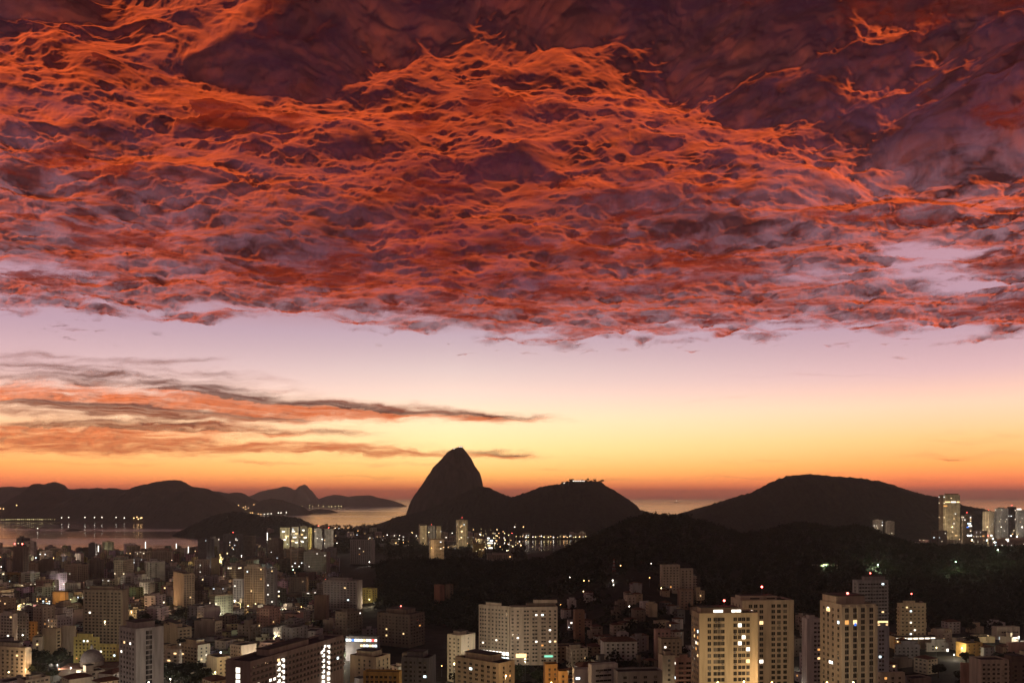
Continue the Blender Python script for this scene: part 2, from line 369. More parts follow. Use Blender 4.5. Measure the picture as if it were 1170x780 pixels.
crest_hill('broad_hill', [(755,592),(770,589),(788,584.5),(800,580.5),(813,576.7),(840,568),(860,563),(880,551.7),(896.7,545),(921.7,542.6),(946.7,544.3),(976.7,547.3),(1013,552.7),(1040,561.7),(1063,568.3),(1073,573),(1085,576),(1095.6,578),(1108.5,580),(1117.4,583),(1131,588),(1150,594)], 3700, 700, 500, M_FOR, 8, p=1.6, seed=13)

# ------------------------------------------------------------------ near ground and the wooded hill
HP = [(380,650),(430,647),(470,644),(510,645),(533,643),(545,646),(590,647),(623,643),(640,633),(673,618),(690,609),(723,595),(735,591),(751,590.5),(762,591.5),(784,592),(792,597),(804,599),(815,602),(830,608),(852,613),(877,610),(890,605),(913,600.5),(937,603),(950,607),(970,605),(980,603.5),(997,608),(1013,614),(1033,621),(1047,626),(1063,625),(1073,628),(1093,626),(1130,629),(1170,628),(1230,626),(1400,628)]
HYc = [(380,1500),(600,1450),(700,1650),(800,1720),(1000,1780),(1170,1800),(1400,1800)]
HYf = [(380,1180),(430,1080),(520,960),(600,820),(645,580),(700,530),(780,580),(830,760),(920,980),(1040,1010),(1170,960),(1400,960)]
def hz(x, y):
    """height of the land (water is -6)"""
    x = np.asarray(x, float); y = np.maximum(np.asarray(y, float), 1.0)
    px = CX+x/y*F
    yc = np.interp(px, *zip(*HYc)); yf = np.interp(px, *zip(*HYf))
    zc = CAMZ-(np.interp(px, *zip(*HP))-HY)/F*yc
    t = (y-yf)/(yc-yf); tb = (y-yc)/420.0
    up = np.where(t < 0, 0, np.where(t < 1, t*t*(3-2*t)*.55+.45*t, np.clip(1-tb*tb*(3-2*np.clip(tb, 0, 1)), 0, 1)))
    up = np.where(tb > 1, 0, up)
    side = sstep(378, 440, px)
    z = 3.0+(zc-3)*up*side
    z = z+6*side*np.clip(t, 0, 1)*np.where(tb > 1, 0, 1)*np.clip(1-up*.8, 0, 1)*fbm(x/90, y/90, 4, 500)
    return z
COAST = [(-700,2050),(-300,2150),(0,2250),(90,2330),(200,2420),(235,2700),(300,3250),(335,3700),(400,4050),(425,4500),(440,5200),(760,4600),(780,3900),(900,3600),(1400,3600)]
def land_mask(x, y):
    px = CX+x/np.maximum(y, 1)*F
    lim = np.interp(px, *zip(*COAST))
    cove = (px > 585) & (px < 800) & (y > 2330+60*np.sin(px/7.0)) & (y < 3060)
    return (y < lim) & ~cove
def ground():
    u = np.linspace(-.82, .82, 560)[None, :]
    yy = np.concatenate([np.linspace(-60, 250, 8), np.geomspace(260, 5200, 330)])[:, None]
    x = np.where(yy < 300, u*300, u*yy); y = yy+0*u
    z = np.where(y < 400, 3.0, hz(x, np.maximum(y, 60)))
    z = np.where(land_mask(x, y), z, -5.0)
    return link('ground', grid_mesh('ground', np.stack([x, y, z], -1)), hill_material('city_ground', (.012,.012,.010), (.04,.036,.03), 1/14), kind='structure')
ground()

# ------------------------------------------------------------------ trees
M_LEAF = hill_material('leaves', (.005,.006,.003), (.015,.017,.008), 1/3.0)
M_BARK = pmat('bark', (.06,.045,.035), .95)
def leaf_cloud(centres, radii, n, size, rg):
    """n small leaf-clump faces spread through each ellipsoid"""
    c = np.repeat(np.asarray(centres, float), n, 0); rr = np.repeat(np.asarray(radii, float), n, 0); N = len(c)
    d = rg.normal(size=(N, 3)); d /= np.linalg.norm(d, axis=1)[:, None]
    r = rg.uniform(.45, 1.08, (N, 1))**.6
    p = c+d*r*rr
    a = rg.normal(size=(N, 3)); a /= np.linalg.norm(a, axis=1)[:, None]
    b = np.cross(a, d+.4*rg.normal(size=(N, 3))); b /= np.linalg.norm(b, axis=1)[:, None]+1e-9
    s = (size*rg.uniform(.6, 1.4, N))[:, None]
    v = np.stack([p-a*s-b*s*.6, p+a*s-b*s*.7, p+a*s*.8+b*s*.7, p-a*s*.7+b*s*.6], 1).reshape(-1, 3)
    return v
def quads_mesh(name, v, m):
    n = len(v)//4
    me = bpy.data.meshes.new(name); me.vertices.add(len(v)); me.vertices.foreach_set('co', v.reshape(-1).astype(np.float32))
    me.loops.add(len(v)); me.loops.foreach_set('vertex_index', np.arange(len(v), dtype=np.int32))
    me.polygons.add(n); me.polygons.foreach_set('loop_start', np.arange(0, len(v), 4, dtype=np.int32)); me.polygons.foreach_set('loop_total', np.full(n, 4, np.int32))
    me.update(); me.validate(); me.materials.append(m); return me
rg = np.random.default_rng(5)
def forest():
    # crowns over the wooded hill, denser along the skyline
    cs, rs = [], []
    px = rg.uniform(425, 1330, 9000); t = rg.uniform(0.0, 1.12, 9000)
    px = np.concatenate([px, rg.uniform(430, 1250, 1500)]); t = np.concatenate([t, rg.uniform(.93, 1.04, 1500)])
    yc = np.interp(px, *zip(*HYc)); yf = np.interp(px, *zip(*HYf))
    y = yf+(yc-yf)*t; x = (px-CX)/F*y
    px = px+np.where(t < .5, 26*fbm(t*9, px/60, 3, 611), 0); keepl = px > 436+30*fbm(t*6+3, px*0, 3, 613)
    fav = (px > 630) & (px < 800) & (t < .52)      # the hillside houses stand here
    keep = (~fav & keepl) | (rg.uniform(size=len(px)) < .18)
    x, y = x[keep], y[keep]; z = hz(x, y)
    r = rg.uniform(3.2, 6.5, len(x)); h = r*rg.uniform(.75, 1.1, len(x))
    lift = rg.uniform(1.0, 6.0, len(x))
    big = rg.uniform(size=len(x)) < .06; r[big] *= 1.5; h[big] *= 1.4; lift[big] += 2
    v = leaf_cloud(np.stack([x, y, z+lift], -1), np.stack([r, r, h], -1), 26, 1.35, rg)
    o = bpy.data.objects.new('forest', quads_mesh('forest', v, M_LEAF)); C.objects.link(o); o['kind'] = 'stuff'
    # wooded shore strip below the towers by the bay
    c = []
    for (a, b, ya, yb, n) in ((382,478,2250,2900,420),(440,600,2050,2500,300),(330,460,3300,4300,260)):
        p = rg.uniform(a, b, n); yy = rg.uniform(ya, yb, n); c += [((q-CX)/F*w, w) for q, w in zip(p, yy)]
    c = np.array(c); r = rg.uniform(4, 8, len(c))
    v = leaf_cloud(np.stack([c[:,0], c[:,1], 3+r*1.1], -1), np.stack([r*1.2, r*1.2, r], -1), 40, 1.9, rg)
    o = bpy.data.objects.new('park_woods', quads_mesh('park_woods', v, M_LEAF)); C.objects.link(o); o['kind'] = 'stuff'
forest()

def haze():
    m = bpy.data.materials.new('haze'); m.use_nodes = True; nt = m.node_tree; nt.nodes.clear()
    v = nd(nt, 'ShaderNodeVolumePrincipled'); v.inputs['Color'].default_value = (.9,.86,.86,1); v.inputs['Density'].default_value = HAZE
    v.inputs['Anisotropy'].default_value = .6
    o = nd(nt, 'ShaderNodeOutputMaterial'); nt.links.new(v.outputs[0], o.inputs['Volume'])
    x, y0, y1, z0, z1 = 61000, -3500, 53500, -8, 480
    me = bpy.data.meshes.new('haze')
    me.from_pydata([(a,b,c) for a in (-x,x) for b in (y0,y1) for c in (z0,z1)], [], [(0,1,3,2),(4,6,7,5),(0,4,5,1),(2,3,7,6),(0,2,6,4),(1,5,7,3)])
    link('haze', me, m, kind='stuff')
HAZE = 4.3e-5
haze()

# ------------------------------------------------------------------ building kit
def srgb(r, g, b): return lin(r, g, b)
M_GLASS = [pmat('window_glass', (.012,.012,.014), .15, spec=.4), pmat('curtained_glass', (.13,.11,.09), .5), pmat('window_dark', (.02,.017,.015), .3)]
LIT = {'white': pmat('lit_white', (.5,.5,.5), .6, (1,.91,.76), 1.1), 'warm': pmat('lit_warm', (.5,.4,.3), .6, (1,.64,.28), .8),
       'amber': pmat('lit_amber', (.5,.3,.1), .6, (1,.44,.12), .45), 'cool': pmat('lit_cool', (.4,.5,.5), .6, (.75,.95,1), 1.3),
       'green': pmat('lit_green', (.3,.5,.4), .6, (.25,.9,.6), .45), 'blue': pmat('lit_blue', (.1,.2,.5), .6, (.04,.2,.9), .6), 'red': pmat('lit_red', (.4,.1,.1), .6, (1,.06,.05), 1.2)}
M_ROOF = hill_material('roof_felt', (.045,.04,.036), (.10,.09,.08), 1/4.0)
M_TILE = hill_material('roof_tile', (.10,.045,.03), (.20,.09,.06), 1/2.0)
M_TANK = pmat('tank_render', (.22,.19,.17), .9)
M_STEEL = pmat('steel', (.10,.10,.10), .5)
M_SLAB = {}
def wall_mat(col):
    k = tuple(round(c, 3) for c in col)
    if k in M_SLAB: return M_SLAB[k]
    m = bpy.data.materials.new('wall_render'); m.use_nodes = True; nt = m.node_tree; b = nt.nodes['Principled BSDF']
    b.inputs['Roughness'].default_value = .9; b.inputs['Specular IOR Level'].default_value = .15
    g = nd(nt, 'ShaderNodeNewGeometry'); mp = nd(nt, 'ShaderNodeMapping'); mp.inputs['Scale'].default_value = (.35,.35,.05)
    nt.links.new(g.outputs['Position'], mp.inputs[0])
    n = nd(nt, 'ShaderNodeTexNoise'); n.inputs['Detail'].default_value = 6; n.inputs['Scale'].default_value = 1.0
    nt.links.new(mp.outputs[0], n.inputs['Vector'])
    nt.links.new(ramp(nt, n.outputs[0], [(.30, tuple(c*.68 for c in col)), (.55, col), (.8, tuple(min(c*1.1, .85) for c in col))]), b.inputs['Base Color'])
    M_SLAB[k] = m; return m
TONES = {'white': (.62,.58,.52), 'cream': (.56,.48,.36), 'beige': (.46,.38,.29), 'sand': (.50,.40,.26), 'grey': (.32,.30,.28), 'brown': (.20,.15,.115),
         'ochre': (.55,.34,.10), 'pink': (.48,.30,.24), 'yellow': (.60,.50,.16), 'rust': (.26,.11,.07), 'slate': (.14,.13,.13), 'orange': (.60,.34,.12)}

M_ACBOX = pmat('ac_casing', (.20,.19,.18), .6)
class MB:
    def __init__(s): s.v, s.f, s.uv, s.mi = [], [], [], []
    def box(s, x0, x1, y0, y1, z0, z1, mi=0, top=None, bottom=False):
        n = len(s.v)
        s.v += [(x0,y0,z0),(x1,y0,z0),(x1,y1,z0),(x0,y1,z0),(x0,y0,z1),(x1,y0,z1),(x1,y1,z1),(x0,y1,z1)]
        for q, L in (((0,1,5,4), x1-x0), ((1,2,6,5), y1-y0), ((2,3,7,6), x1-x0), ((3,0,4,7), y1-y0)):
            s.f.append(tuple(n+i for i in q)); s.uv.append(((0,z0),(L,z0),(L,z1),(0,z1))); s.mi.append(mi)
        s.f.append((n+4,n+5,n+6,n+7)); s.uv.append(((-9,-9),)*4); s.mi.append(mi if top is None else top)
        if bottom: s.f.append((n+3,n+2,n+1,n)); s.uv.append(((-9,-9),)*4); s.mi.append(mi)
        return s
    def face(s, pts, mi=0, uv=None):
        n = len(s.v); s.v += list(pts); s.f.append(tuple(range(n, n+len(pts)))); s.uv.append(uv or ((-9,-9),)*len(pts)); s.mi.append(mi); return s
    def ring(s, cx, cy, prof, n=12, mi=0):
        b = len(s.v)
        for r, z in prof:
            for i in range(n):
                a = 2*math.pi*i/n; s.v.append((cx+r*math.cos(a), cy+r*math.sin(a), z))
        for k in range(len(prof)-1):
            for i in range(n):
                j = (i+1) % n
                s.f.append((b+k*n+i, b+k*n+j, b+(k+1)*n+j, b+(k+1)*n+i)); s.uv.append(((-9,-9),)*4); s.mi.append(mi)
        s.f.append(tuple(b+(len(prof)-1)*n+i for i in range(n))); s.uv.append(((-9,-9),)*n); s.mi.append(mi)
        return s
    def mesh(s, name, mats, uv=False, smooth=False):
        me = bpy.data.meshes.new(name); me.from_pydata(s.v, [], s.f)
        for m in mats: me.materials.append(m)
        me.polygons.foreach_set('material_index', s.mi)
        if smooth: me.polygons.foreach_set('use_smooth', [True]*len(s.f))
        if uv:
            l = me.uv_layers.new(name='UVMap'); flat = [c for q in s.uv for p in q for c in p]; l.data.foreach_set('uv', flat)
        me.update(); return me
def child(name, me, parent, loc=(0,0,0), rz=0, **props):
    o = bpy.data.objects.new(name, me); C.objects.link(o); o.parent = parent; o.location = loc
    if rz: o.rotation_euler = (0, 0, rz)
    for k, v in props.items(): o[k] = v
    return o
def empty(name, loc, rz=0, **props):
    o = bpy.data.objects.new(name, None); C.objects.link(o); o.location = loc; o.rotation_euler = (0, 0, rz); o.empty_display_size = .5
    for k, v in props.items(): o[k] = v
    return o

# far facades carry their rows of small openings in the wall material, in metres
def far_wall_material():
    m = bpy.data.materials.new('far_facade'); m.use_nodes = True; nt = m.node_tree; b = nt.nodes['Principled BSDF']
    b.inputs['Roughness'].default_value = .9; b.inputs['Specular IOR Level'].default_value = .15
    uv = nd(nt, 'ShaderNodeUVMap'); sx = nd(nt, 'ShaderNodeSeparateXYZ'); nt.links.new(uv.outputs[0], sx.inputs[0])
    oi = nd(nt, 'ShaderNodeObjectInfo'); rnd = oi.outputs['Random']
    pu = mth(nt, 'MULTIPLY_ADD', mth(nt, 'FRACT', mth(nt, 'MULTIPLY', rnd, 37.7)), 1.8, 2.6)
    cu = mth(nt, 'DIVIDE', sx.outputs[0], pu); cv = mth(nt, 'DIVIDE', sx.outputs[1], 3.1)
    fu, fv = mth(nt, 'FRACT', cu), mth(nt, 'FRACT', cv)
    iu, iv = mth(nt, 'FLOOR', cu), mth(nt, 'FLOOR', cv)
    wfrac = mth(nt, 'MULTIPLY_ADD', mth(nt, 'FRACT', mth(nt, 'MULTIPLY', rnd, 91.3)), .42, .42)
    inu = mth(nt, 'LESS_THAN', mth(nt, 'ABSOLUTE', mth(nt, 'SUBTRACT', fu, .5)), mth(nt, 'MULTIPLY', wfrac, .5))
    inv_ = mth(nt, 'LESS_THAN', mth(nt, 'ABSOLUTE', mth(nt, 'SUBTRACT', fv, .55)), .26)
    ground_ = mth(nt, 'GREATER_THAN', sx.outputs[1], 0.0)
    wn = nd(nt, 'ShaderNodeTexWhiteNoise', noise_dimensions='3D'); cb = nd(nt, 'ShaderNodeCombineXYZ')
    nt.links.new(iu, cb.inputs[0]); nt.links.new(iv, cb.inputs[1]); nt.links.new(mth(nt, 'MULTIPLY', rnd, 999.0), cb.inputs[2]); nt.links.new(cb.outputs[0], wn.inputs[0])
    # some bays have no window at all: decided per column
    wc = nd(nt, 'ShaderNodeTexWhiteNoise', noise_dimensions='2D'); c2 = nd(nt, 'ShaderNodeCombineXYZ'); nt.links.new(iu, c2.inputs[0]); nt.links.new(mth(nt, 'MULTIPLY', rnd, 517.0), c2.inputs[1]); nt.links.new(c2.outputs[0], wc.inputs[0])
    bay = mth(nt, 'GREATER_THAN', wc.outputs['Value'], .2)
    win = mth(nt, 'MULTIPLY', mth(nt, 'MULTIPLY', inu, inv_), mth(nt, 'MULTIPLY', ground_, bay))
    g = nd(nt, 'ShaderNodeNewGeometry'); n = nd(nt, 'ShaderNodeTexNoise'); n.inputs['Scale'].default_value = .12; n.inputs['Detail'].default_value = 5; nt.links.new(g.outputs['Position'], n.inputs['Vector'])
    wall = mixc(nt, 1.0, oi.outputs['Color'], ramp(nt, n.outputs[0], [(.3, (.62,)*3), (.6, (1,)*3)]), 'MULTIPLY')
    glass = mixc(nt, mth(nt, 'GREATER_THAN', wn.outputs['Value'], .7), (.018,.016,.015), (.07,.058,.048))
    nt.links.new(mixc(nt, win, wall, glass), b.inputs['Base Color'])
    on = mth(nt, 'MULTIPLY', win, mth(nt, 'GREATER_THAN', wn.outputs['Value'], .972))
    b.inputs['Emission Color'].default_value = (1,.8,.5,1)
    nt.links.new(ramp(nt, mth(nt, 'FRACT', mth(nt, 'MULTIPLY', wn.outputs['Value'], 1913.0)), [(0, (1,.55,.2)), (.45, (1,.8,.5)), (.8, (1,.95,.85)), (1, (.8,.95,1))]), b.inputs['Emission Color'])
    nt.links.new(mth(nt, 'MULTIPLY', on, 1.3), b.inputs['Emission Strength'])
    m.cycles.emission_sampling = 'NONE'
    return m
M_FARWALL = far_wall_material()

_win = {}
def window_mesh(w, h, kind, sill_m):
    k = (round(w, 2), round(h, 2), kind if isinstance(kind, str) else ('g', kind), sill_m.name)
    if k in _win: return _win[k]
    mb = MB()
    mb.face([(-w/2,-.03,0),(w/2,-.03,0),(w/2,-.03,h),(-w/2,-.03,h)], 0)
    mb.box(-w/2-.12, w/2+.12, -.22, -.002, -.16, 0, 1, bottom=True)      # sill
    mb.box(-w/2-.12, w/2+.12, -.16, -.002, h, h+.10, 1, bottom=True)     # head
    mb.box(-.04, .04, -.07, -.031, 0, h, 1)                              # mullion
    _win[k] = mb.mesh('window', [LIT[kind] if isinstance(kind, str) else M_GLASS[kind], sill_m])
    return _win[k]

MANUAL = []      # what the photograph shows of each hand-placed building: (px0, px1, py_top, py_bottom, Y, short name)
FOOT = []        # footprints: (cx, cy, radius)
LANDMARK = []
def corner_box(xl, xc, xr, Y, th):
    tl, t0, tr = (xl-CX)/F, (xc-CX)/F, (xr-CX)/F
    c, s = math.cos(th), math.sin(th); X = t0*Y
    a = (tr*Y-X)/(c-tr*s) if xr > xc else None
    b = (X-tl*Y)/(s+tl*c) if xl < xc and abs(s+tl*c) > 1e-3 else None
    return X, a, b
def building(name, short, label, xl, xc, xr, ytop, Y, th=8, tone='beige', right=('grid', {}), left=('grid', {}), depth=14, vis=None, roof='box', parts=None, lits=0, mast=False,
             cat='building', far=None, group=None, floor=3.1, zbase=None, maxwin=100, tile=False, pitched=False):
    """xc: px column of the near vertical edge, xl / xr: where the left and right faces end; Y: distance of the near edge"""
    th = R(th); X, a, b = corner_box(xl, xc, xr, Y, th)
    if a is None or a < 2: a = depth
    if b is None or b < 2 or b > 140: b = depth
    col = TONES[tone] if isinstance(tone, str) else tone
    M = wall_mat(col)
    zt = pz(ytop, Y); zb = (float(hz(X, Y)) if zbase is None else zbase)-1.5
    H = zt-zb
    root = empty(name, (X, Y, zb), th, label=label, category=cat)
    if group: root['group'] = group
    cxw = X+a/2*math.cos(th)-b/2*math.sin(th); cyw = Y+a/2*math.sin(th)+b/2*math.cos(th)
    FOOT.append((cxw, cyw, .55*math.hypot(a, b), X, Y, th, a, b)); MANUAL.append((min(xl, xc), max(xr, xc), ytop, vis if vis else HY+(CAMZ-zb)/Y*F, Y, short)); LANDMARK.append(((xl+xr)/2, ytop+6, Y, short))
    if far is None: far = Y > 1350
    mb = MB(); mb.box(0, a, 0, b, 0, H, 0, top=1)
    me = mb.mesh('wall', [M_FARWALL if far else M, M_ROOF], uv=True)
    if far and right[0] == 'blank':
        me.materials[0] = M
    wo_ = child('wall', me, root); wo_.color = (*col, 1)
    # parapet, roof house, tanks
    if pitched:
        mb = MB(); e = .6; rz_ = min(a, b)*.22
        A = [(-e,-e,0),(a+e,-e,0),(a+e,b+e,0),(-e,b+e,0),(b*.45,b/2,rz_),(a-b*.45,b/2,rz_)]
        for q in ((0,1,5,4),(1,2,5),(2,3,4,5),(3,0,4)): mb.face([A[i] for i in q])
        child('roof', mb.mesh('roof', [M_TILE]), root, (0, 0, H+.05))
    else:
        mb = MB(); t_ = .35; hp = 1.0
        mb.box(0, a, 0, t_, 0, hp); mb.box(0, a, b-t_, b, 0, hp); mb.box(0, t_, t_+.003, b-t_-.003, 0, hp-.003); mb.box(a-t_, a, t_+.003, b-t_-.003, 0, hp-.003)
        child('parapet', mb.mesh('parapet', [M]), root, (0, 0, H+.003))
        r_ = random.Random(hash((round(X), round(Y))) & 0xffff)
        if roof in ('box', 'wide'):
            w_ = a*(.42 if roof == 'box' else .66); d_ = b*(.5 if roof == 'box' else .6); hb = 3.2 if roof == 'box' else 4.0
            mb = MB(); mb.box(0, w_, 0, d_, 0, hb, 0, top=1); mb.box(-.4, w_+.4, -.4, d_+.4, hb+.003, hb+.35, 1, bottom=True)
            child('roof_house', mb.mesh('roof_house', [M, M_ROOF]), root, (a*r_.uniform(.18,.34), b*.28, H+.004))
            if a > 12:
                mb = MB().ring(0, 0, [(1.5,0),(1.6,.1),(1.6,2.1),(1.2,2.5),(.3,2.7)], 12)
                child('water_tank', mb.mesh('water_tank', [M_TANK]), root, (a*.86, b*.5, H+.004))
            if r_.random() < .7:
                mb = MB(); mb.box(-.05,.05,-.05,.05,0,4.2)
                for k, l in enumerate((1.6,1.2,.9)): mb.box(-l/2, l/2, -.03, .03, 2.6+k*.6, 2.66+k*.6, bottom=True)
                child('antenna', mb.mesh('antenna', [M_STEEL]), root, (a*.25, b*.8, H+.004))
    if mast:
        mb = MB(); mb.box(-.14,.14,-.14,.14,0,mast)
        ms = child('mast', mb.mesh('mast', [M_STEEL]), root, (a*.5, b*.5, H+(3.4 if roof in ('box','wide') else .1)))
        child('warning_lamp', MB().ring(0,0,[(.3,0),(.62,.45),(.3,.95)],10).mesh('warning_lamp', [M_REDLAMP]), ms, (0,0,mast))
    # facades
    wins = []
    slots = []
    def face_points(L, spec, side):
        kind, q = spec
        if kind == 'blank' or far: return
        nf = max(1, int((H-2.2)/floor)); m = q.get('m', 1.2); pitch = q.get('p', 3.3); w = q.get('w', 1.6); h = q.get('h', 1.5); skip = q.get('skip', ())
        fl0 = q.get('from', 1)
        cols = q.get('cols')
        if cols is None:
            n = max(1, int((L-2*m)/pitch)); cols = [m+(L-2*m)*(i+.5)/n for i in range(n)]
            cols = [c_ for i, c_ in enumerate(cols) if i not in skip]
        else: cols = [c_*L for c_ in cols]
        for f in range(fl0, nf+1):
            z = H-1.0-floor*(nf-f+1)+.9
            if z < 1 or z+zb < CAMZ-(800-HY)/F*Y: continue
            for c_ in cols:
                if c_+w/2 < L-.2 and c_-w/2 > .2: slots.append((side, c_, z, w, h))
        if kind in ('bands', 'balconies'):
            for f in range(fl0, nf+1):
                z = H-1.0-floor*(nf-f+1)
                if z < 1 or z+zb < CAMZ-(800-HY)/F*Y: continue
                if kind == 'bands':
                    mb = MB(); mb.box(.15, L-.15, -.9, -.003, 0, 1.0, bottom=True); me_ = _c('balcony', ('bands', round(L,1), tone), lambda: mb.mesh('balcony', [M]))
                    child('balcony', me_, root, (0,0,z) if side == 'r' else (0,L,z), 0 if side == 'r' else -math.pi/2)
                else:
                    for c_ in cols[::q.get('every', 2)]:
                        bw = q.get('bw', 3.6)
                        mb = MB(); mb.box(-bw/2, bw/2, -1.2, -.003, 0, .15, bottom=True); mb.box(-bw/2, bw/2, -1.2, -1.08, .153, 1.0); mb.box(-bw/2, -bw/2+.12, -1.077, -.003, .153, 1.0); mb.box(bw/2-.12, bw/2, -1.077, -.003, .153, 1.0)
                        me_ = _c('balcony', ('b', bw, tone), lambda: mb.mesh('balcony', [M]))
                        child('balcony', me_, root, (c_, 0, z) if side == 'r' else (0, L-c_, z), 0 if side == 'r' else -math.pi/2)
        if kind == 'piers':
            for i, c_ in enumerate(q['piers']):
                mb = MB(); mb.box(-q.get('pw', .5), q.get('pw', .5), -.55, -.003, 0, H-.02)
                child('pier', _c('pier', (round(H,1), q.get('pw', .5), tone), lambda: mb.mesh('pier', [M])), root, (c_*L, 0, 0) if side == 'r' else (0, L-c_*L, 0), 0 if side == 'r' else -math.pi/2)
    face_points(a, right, 'r'); face_points(b, left, 'l')
    r_ = random.Random(int(X*7+Y*13) & 0xffff)
    # nearest the roof (seen largest, not hidden by what stands in front) first
    slots.sort(key=lambda s_: -s_[2])
    lit_ids = set(r_.sample(range(min(len(slots), maxwin)), min(lits, len(slots), maxwin))) if lits and slots else set()
    rest = MB()
    for i, (side, c_, z, w, h) in enumerate(slots):
        loc = (c_, 0, z) if side == 'r' else (0, b-c_, z); rz = 0 if side == 'r' else -math.pi/2
        if i < maxwin:
            kind = r_.choice(['white','white','warm','warm','amber','cool']) if i in lit_ids else r_.choice([0,0,2,2,2,1])
            o = child('window', window_mesh(w, h, kind, M), root, loc, rz)
            if Y < 800 and right[0] != 'bands' and r_.random() < .22:
                child('air_conditioner', _c('ac', 1, lambda: MB().box(-.45,.45,-.55,-.003,0,.6,bottom=True).mesh('air_conditioner', [M_ACBOX])), root, (loc[0]+(r_.uniform(-.3,.3) if side == 'r' else 0), loc[1], loc[2]-.78), rz)
            if isinstance(kind, str): o['label'] = {'white':'window lit bright white','warm':'window lit warm yellow','amber':'window lit dim amber','cool':'window lit cool white'}[kind]
        else:
            n0 = len(rest.v)
            for (px_, pzz) in ((-w/2,0),(w/2,0),(w/2,h),(-w/2,h)):
                rest.v.append((c_+px_, -.03, z+pzz) if side == 'r' else (-.03, b-c_-px_, z+pzz))
            rest.f.append((n0,n0+1,n0+2,n0+3)); rest.uv.append(((-9,-9),)*4); rest.mi.append(0)
    if rest.f: child('window', rest.mesh('window', [M_GLASS[2]]), root, kind='stuff')
    if parts: parts(root, a, b, H, M)
    return root
_cache = {}
def _c(n, k, fn):
    if (n, k) not in _cache: _cache[(n, k)] = fn()
    return _cache[(n, k)]
M_REDLAMP = pmat('red_lamp', (.3,.02,.02), .5, (1,.09,.07), 9.0)
def panel(root, name, x0, x1, z0, z1, mat, side='r', b=0, out=.06, label=None):
    """a thin slab standing out of a facade (lit strip, shopfront, sign, stair glazing)"""
    mb = MB(); mb.box(x0, x1, -out, -.003, z0, z1, bottom=True)
    o = child(name, mb.mesh(name, [mat]), root, (0,0,0) if side == 'r' else (0,b,0), 0 if side == 'r' else -math.pi/2)
    if label: o['label'] = label
    return o

# ------------------------------------------------------------------ lamps
LAMPM = {'white': pmat('lamp_white', (.8,.8,.8), .5, (1,.90,.74), 7, 'NONE'), 'amber': pmat('lamp_amber', (.8,.5,.2), .5, (1,.50,.16), 6, 'NONE'),
         'yellow': pmat('lamp_yellow', (.8,.7,.3), .5, (1,.76,.34), 6, 'NONE'), 'red': M_REDLAMP, 'green': pmat('lamp_green', (.4,.8,.5), .5, (.5,1,.55), 9, 'NONE'), 'cool': pmat('lamp_cool', (.7,.8,.9), .5, (.8,.93,1), 8, 'NONE')}
LCOL = {'white': (1,.9,.75), 'amber': (1,.64,.32), 'yellow': (1,.84,.56), 'green': (.75,1,.55), 'cool': (.85,.95,1), 'red': (1,.1,.08)}
def lamp(x, y, hue='white', h=8.0, r=.55, power=0, z=None, name='street_lamp', label=None, group='street lamps glowing in the city', cat='street lamp', rad=.4):
    z0 = float(hz(x, y)) if z is None else z
    label = label.replace('cool street', 'bluish street') if label else label; group = group.replace('cool street', 'bluish street') if group else group
    root = empty(name, (x, y, z0), 0, label=label or f'{hue} street lamp glowing between dark city buildings', category=cat, group=group)
    child('post', _c('post', round(h,1), lambda: MB().ring(0,0,[(.14,0),(.09,h)],6).mesh('post', [M_STEEL])), root)
    child('lamp_head', _c('lamp_head', (hue, round(r,2)), lambda: MB().ring(0,0,[(r*.35,-r),(r*.85,-r*.5),(r,0),(r*.85,r*.5),(r*.35,r)],10).mesh('lamp_head', [LAMPM[hue]])), root, (0,0,h+r))
    if power:
        l = _c('lamplight', (hue, power), lambda: bpy.data.lights.new('lamp_light', 'POINT'))
        l.energy = power; l.color = LCOL[hue]; l.shadow_soft_size = rad
        o = bpy.data.objects.new('lamp_light', l); C.objects.link(o); o.parent = root; o.location = (0, 0, h-1.2)
    return root
def lamp_at(px, py, Y, **k):
    """head of the lamp seen at px, py at distance Y"""
    z = pz(py, Y); x = px2x(px, Y); g = float(hz(x, Y)); h = max(z-g, 1.5)
    return lamp(x, Y, h=h, z=z-h, **k)

# ------------------------------------------------------------------ hand-placed buildings (front right first)
G = lambda **k: ('grid', k)
BL = ('blank', {})
def top_lights(x0, x1, mat, z0=.8, z1=2.2, label='strip of lit windows under the roof house'):
    def f(root, a, b, H, M):
        for p, q in zip(x0, x1): panel(root, 'lit_strip', a*p, a*q, H+z0, H+z1, LIT[mat], out=.25, label=label)
    return f
def twin_front(root, a, b, H, M):
    mb = MB(); mb.box(0, a*.62, 0, b*.5, 0, 3.4, 0, top=1); mb.box(-.4, a*.62+.4, -.4, b*.5+.4, 3.403, 3.8, 1, bottom=True)
    rh = child('roof_house', mb.mesh('roof_house', [M, M_ROOF]), root, (a*.06, b*.2, H+.004))
    for p, q in ((.27,.43),(.58,.65),(.66,.74)): panel(rh, 'window', a*(p-.06), a*(q-.06), 1.0, 2.3, LIT['white'], label='lit window of the roof house')
def twin_back(root, a, b, H, M):
    mb = MB(); mb.box(0, a*.7, 0, b*.5, 0, 3.0, 0, top=1); mb.box(a*.18, a*.36, -.12, -.003, 1.2, 2.0, 1); mb.box(a*.5, a*.66, -.12, -.003, 1.2, 2.0, 1)
    child('roof_house', mb.mesh('roof_house', [M, M_ROOF]), root, (a*.02, b*.2, H+.004))
building('apartment_tower', 'taller twin tower', 'taller beige tower rising behind the twin with the lit roof house', 835, 848, 907, 687.7, 490, 6, 'beige', right=G(cols=[.16,.26,.37,.60,.71,.83], w=2.1, h=1.9), left=G(p=4), roof='none', parts=twin_back, lits=5, mast=7)
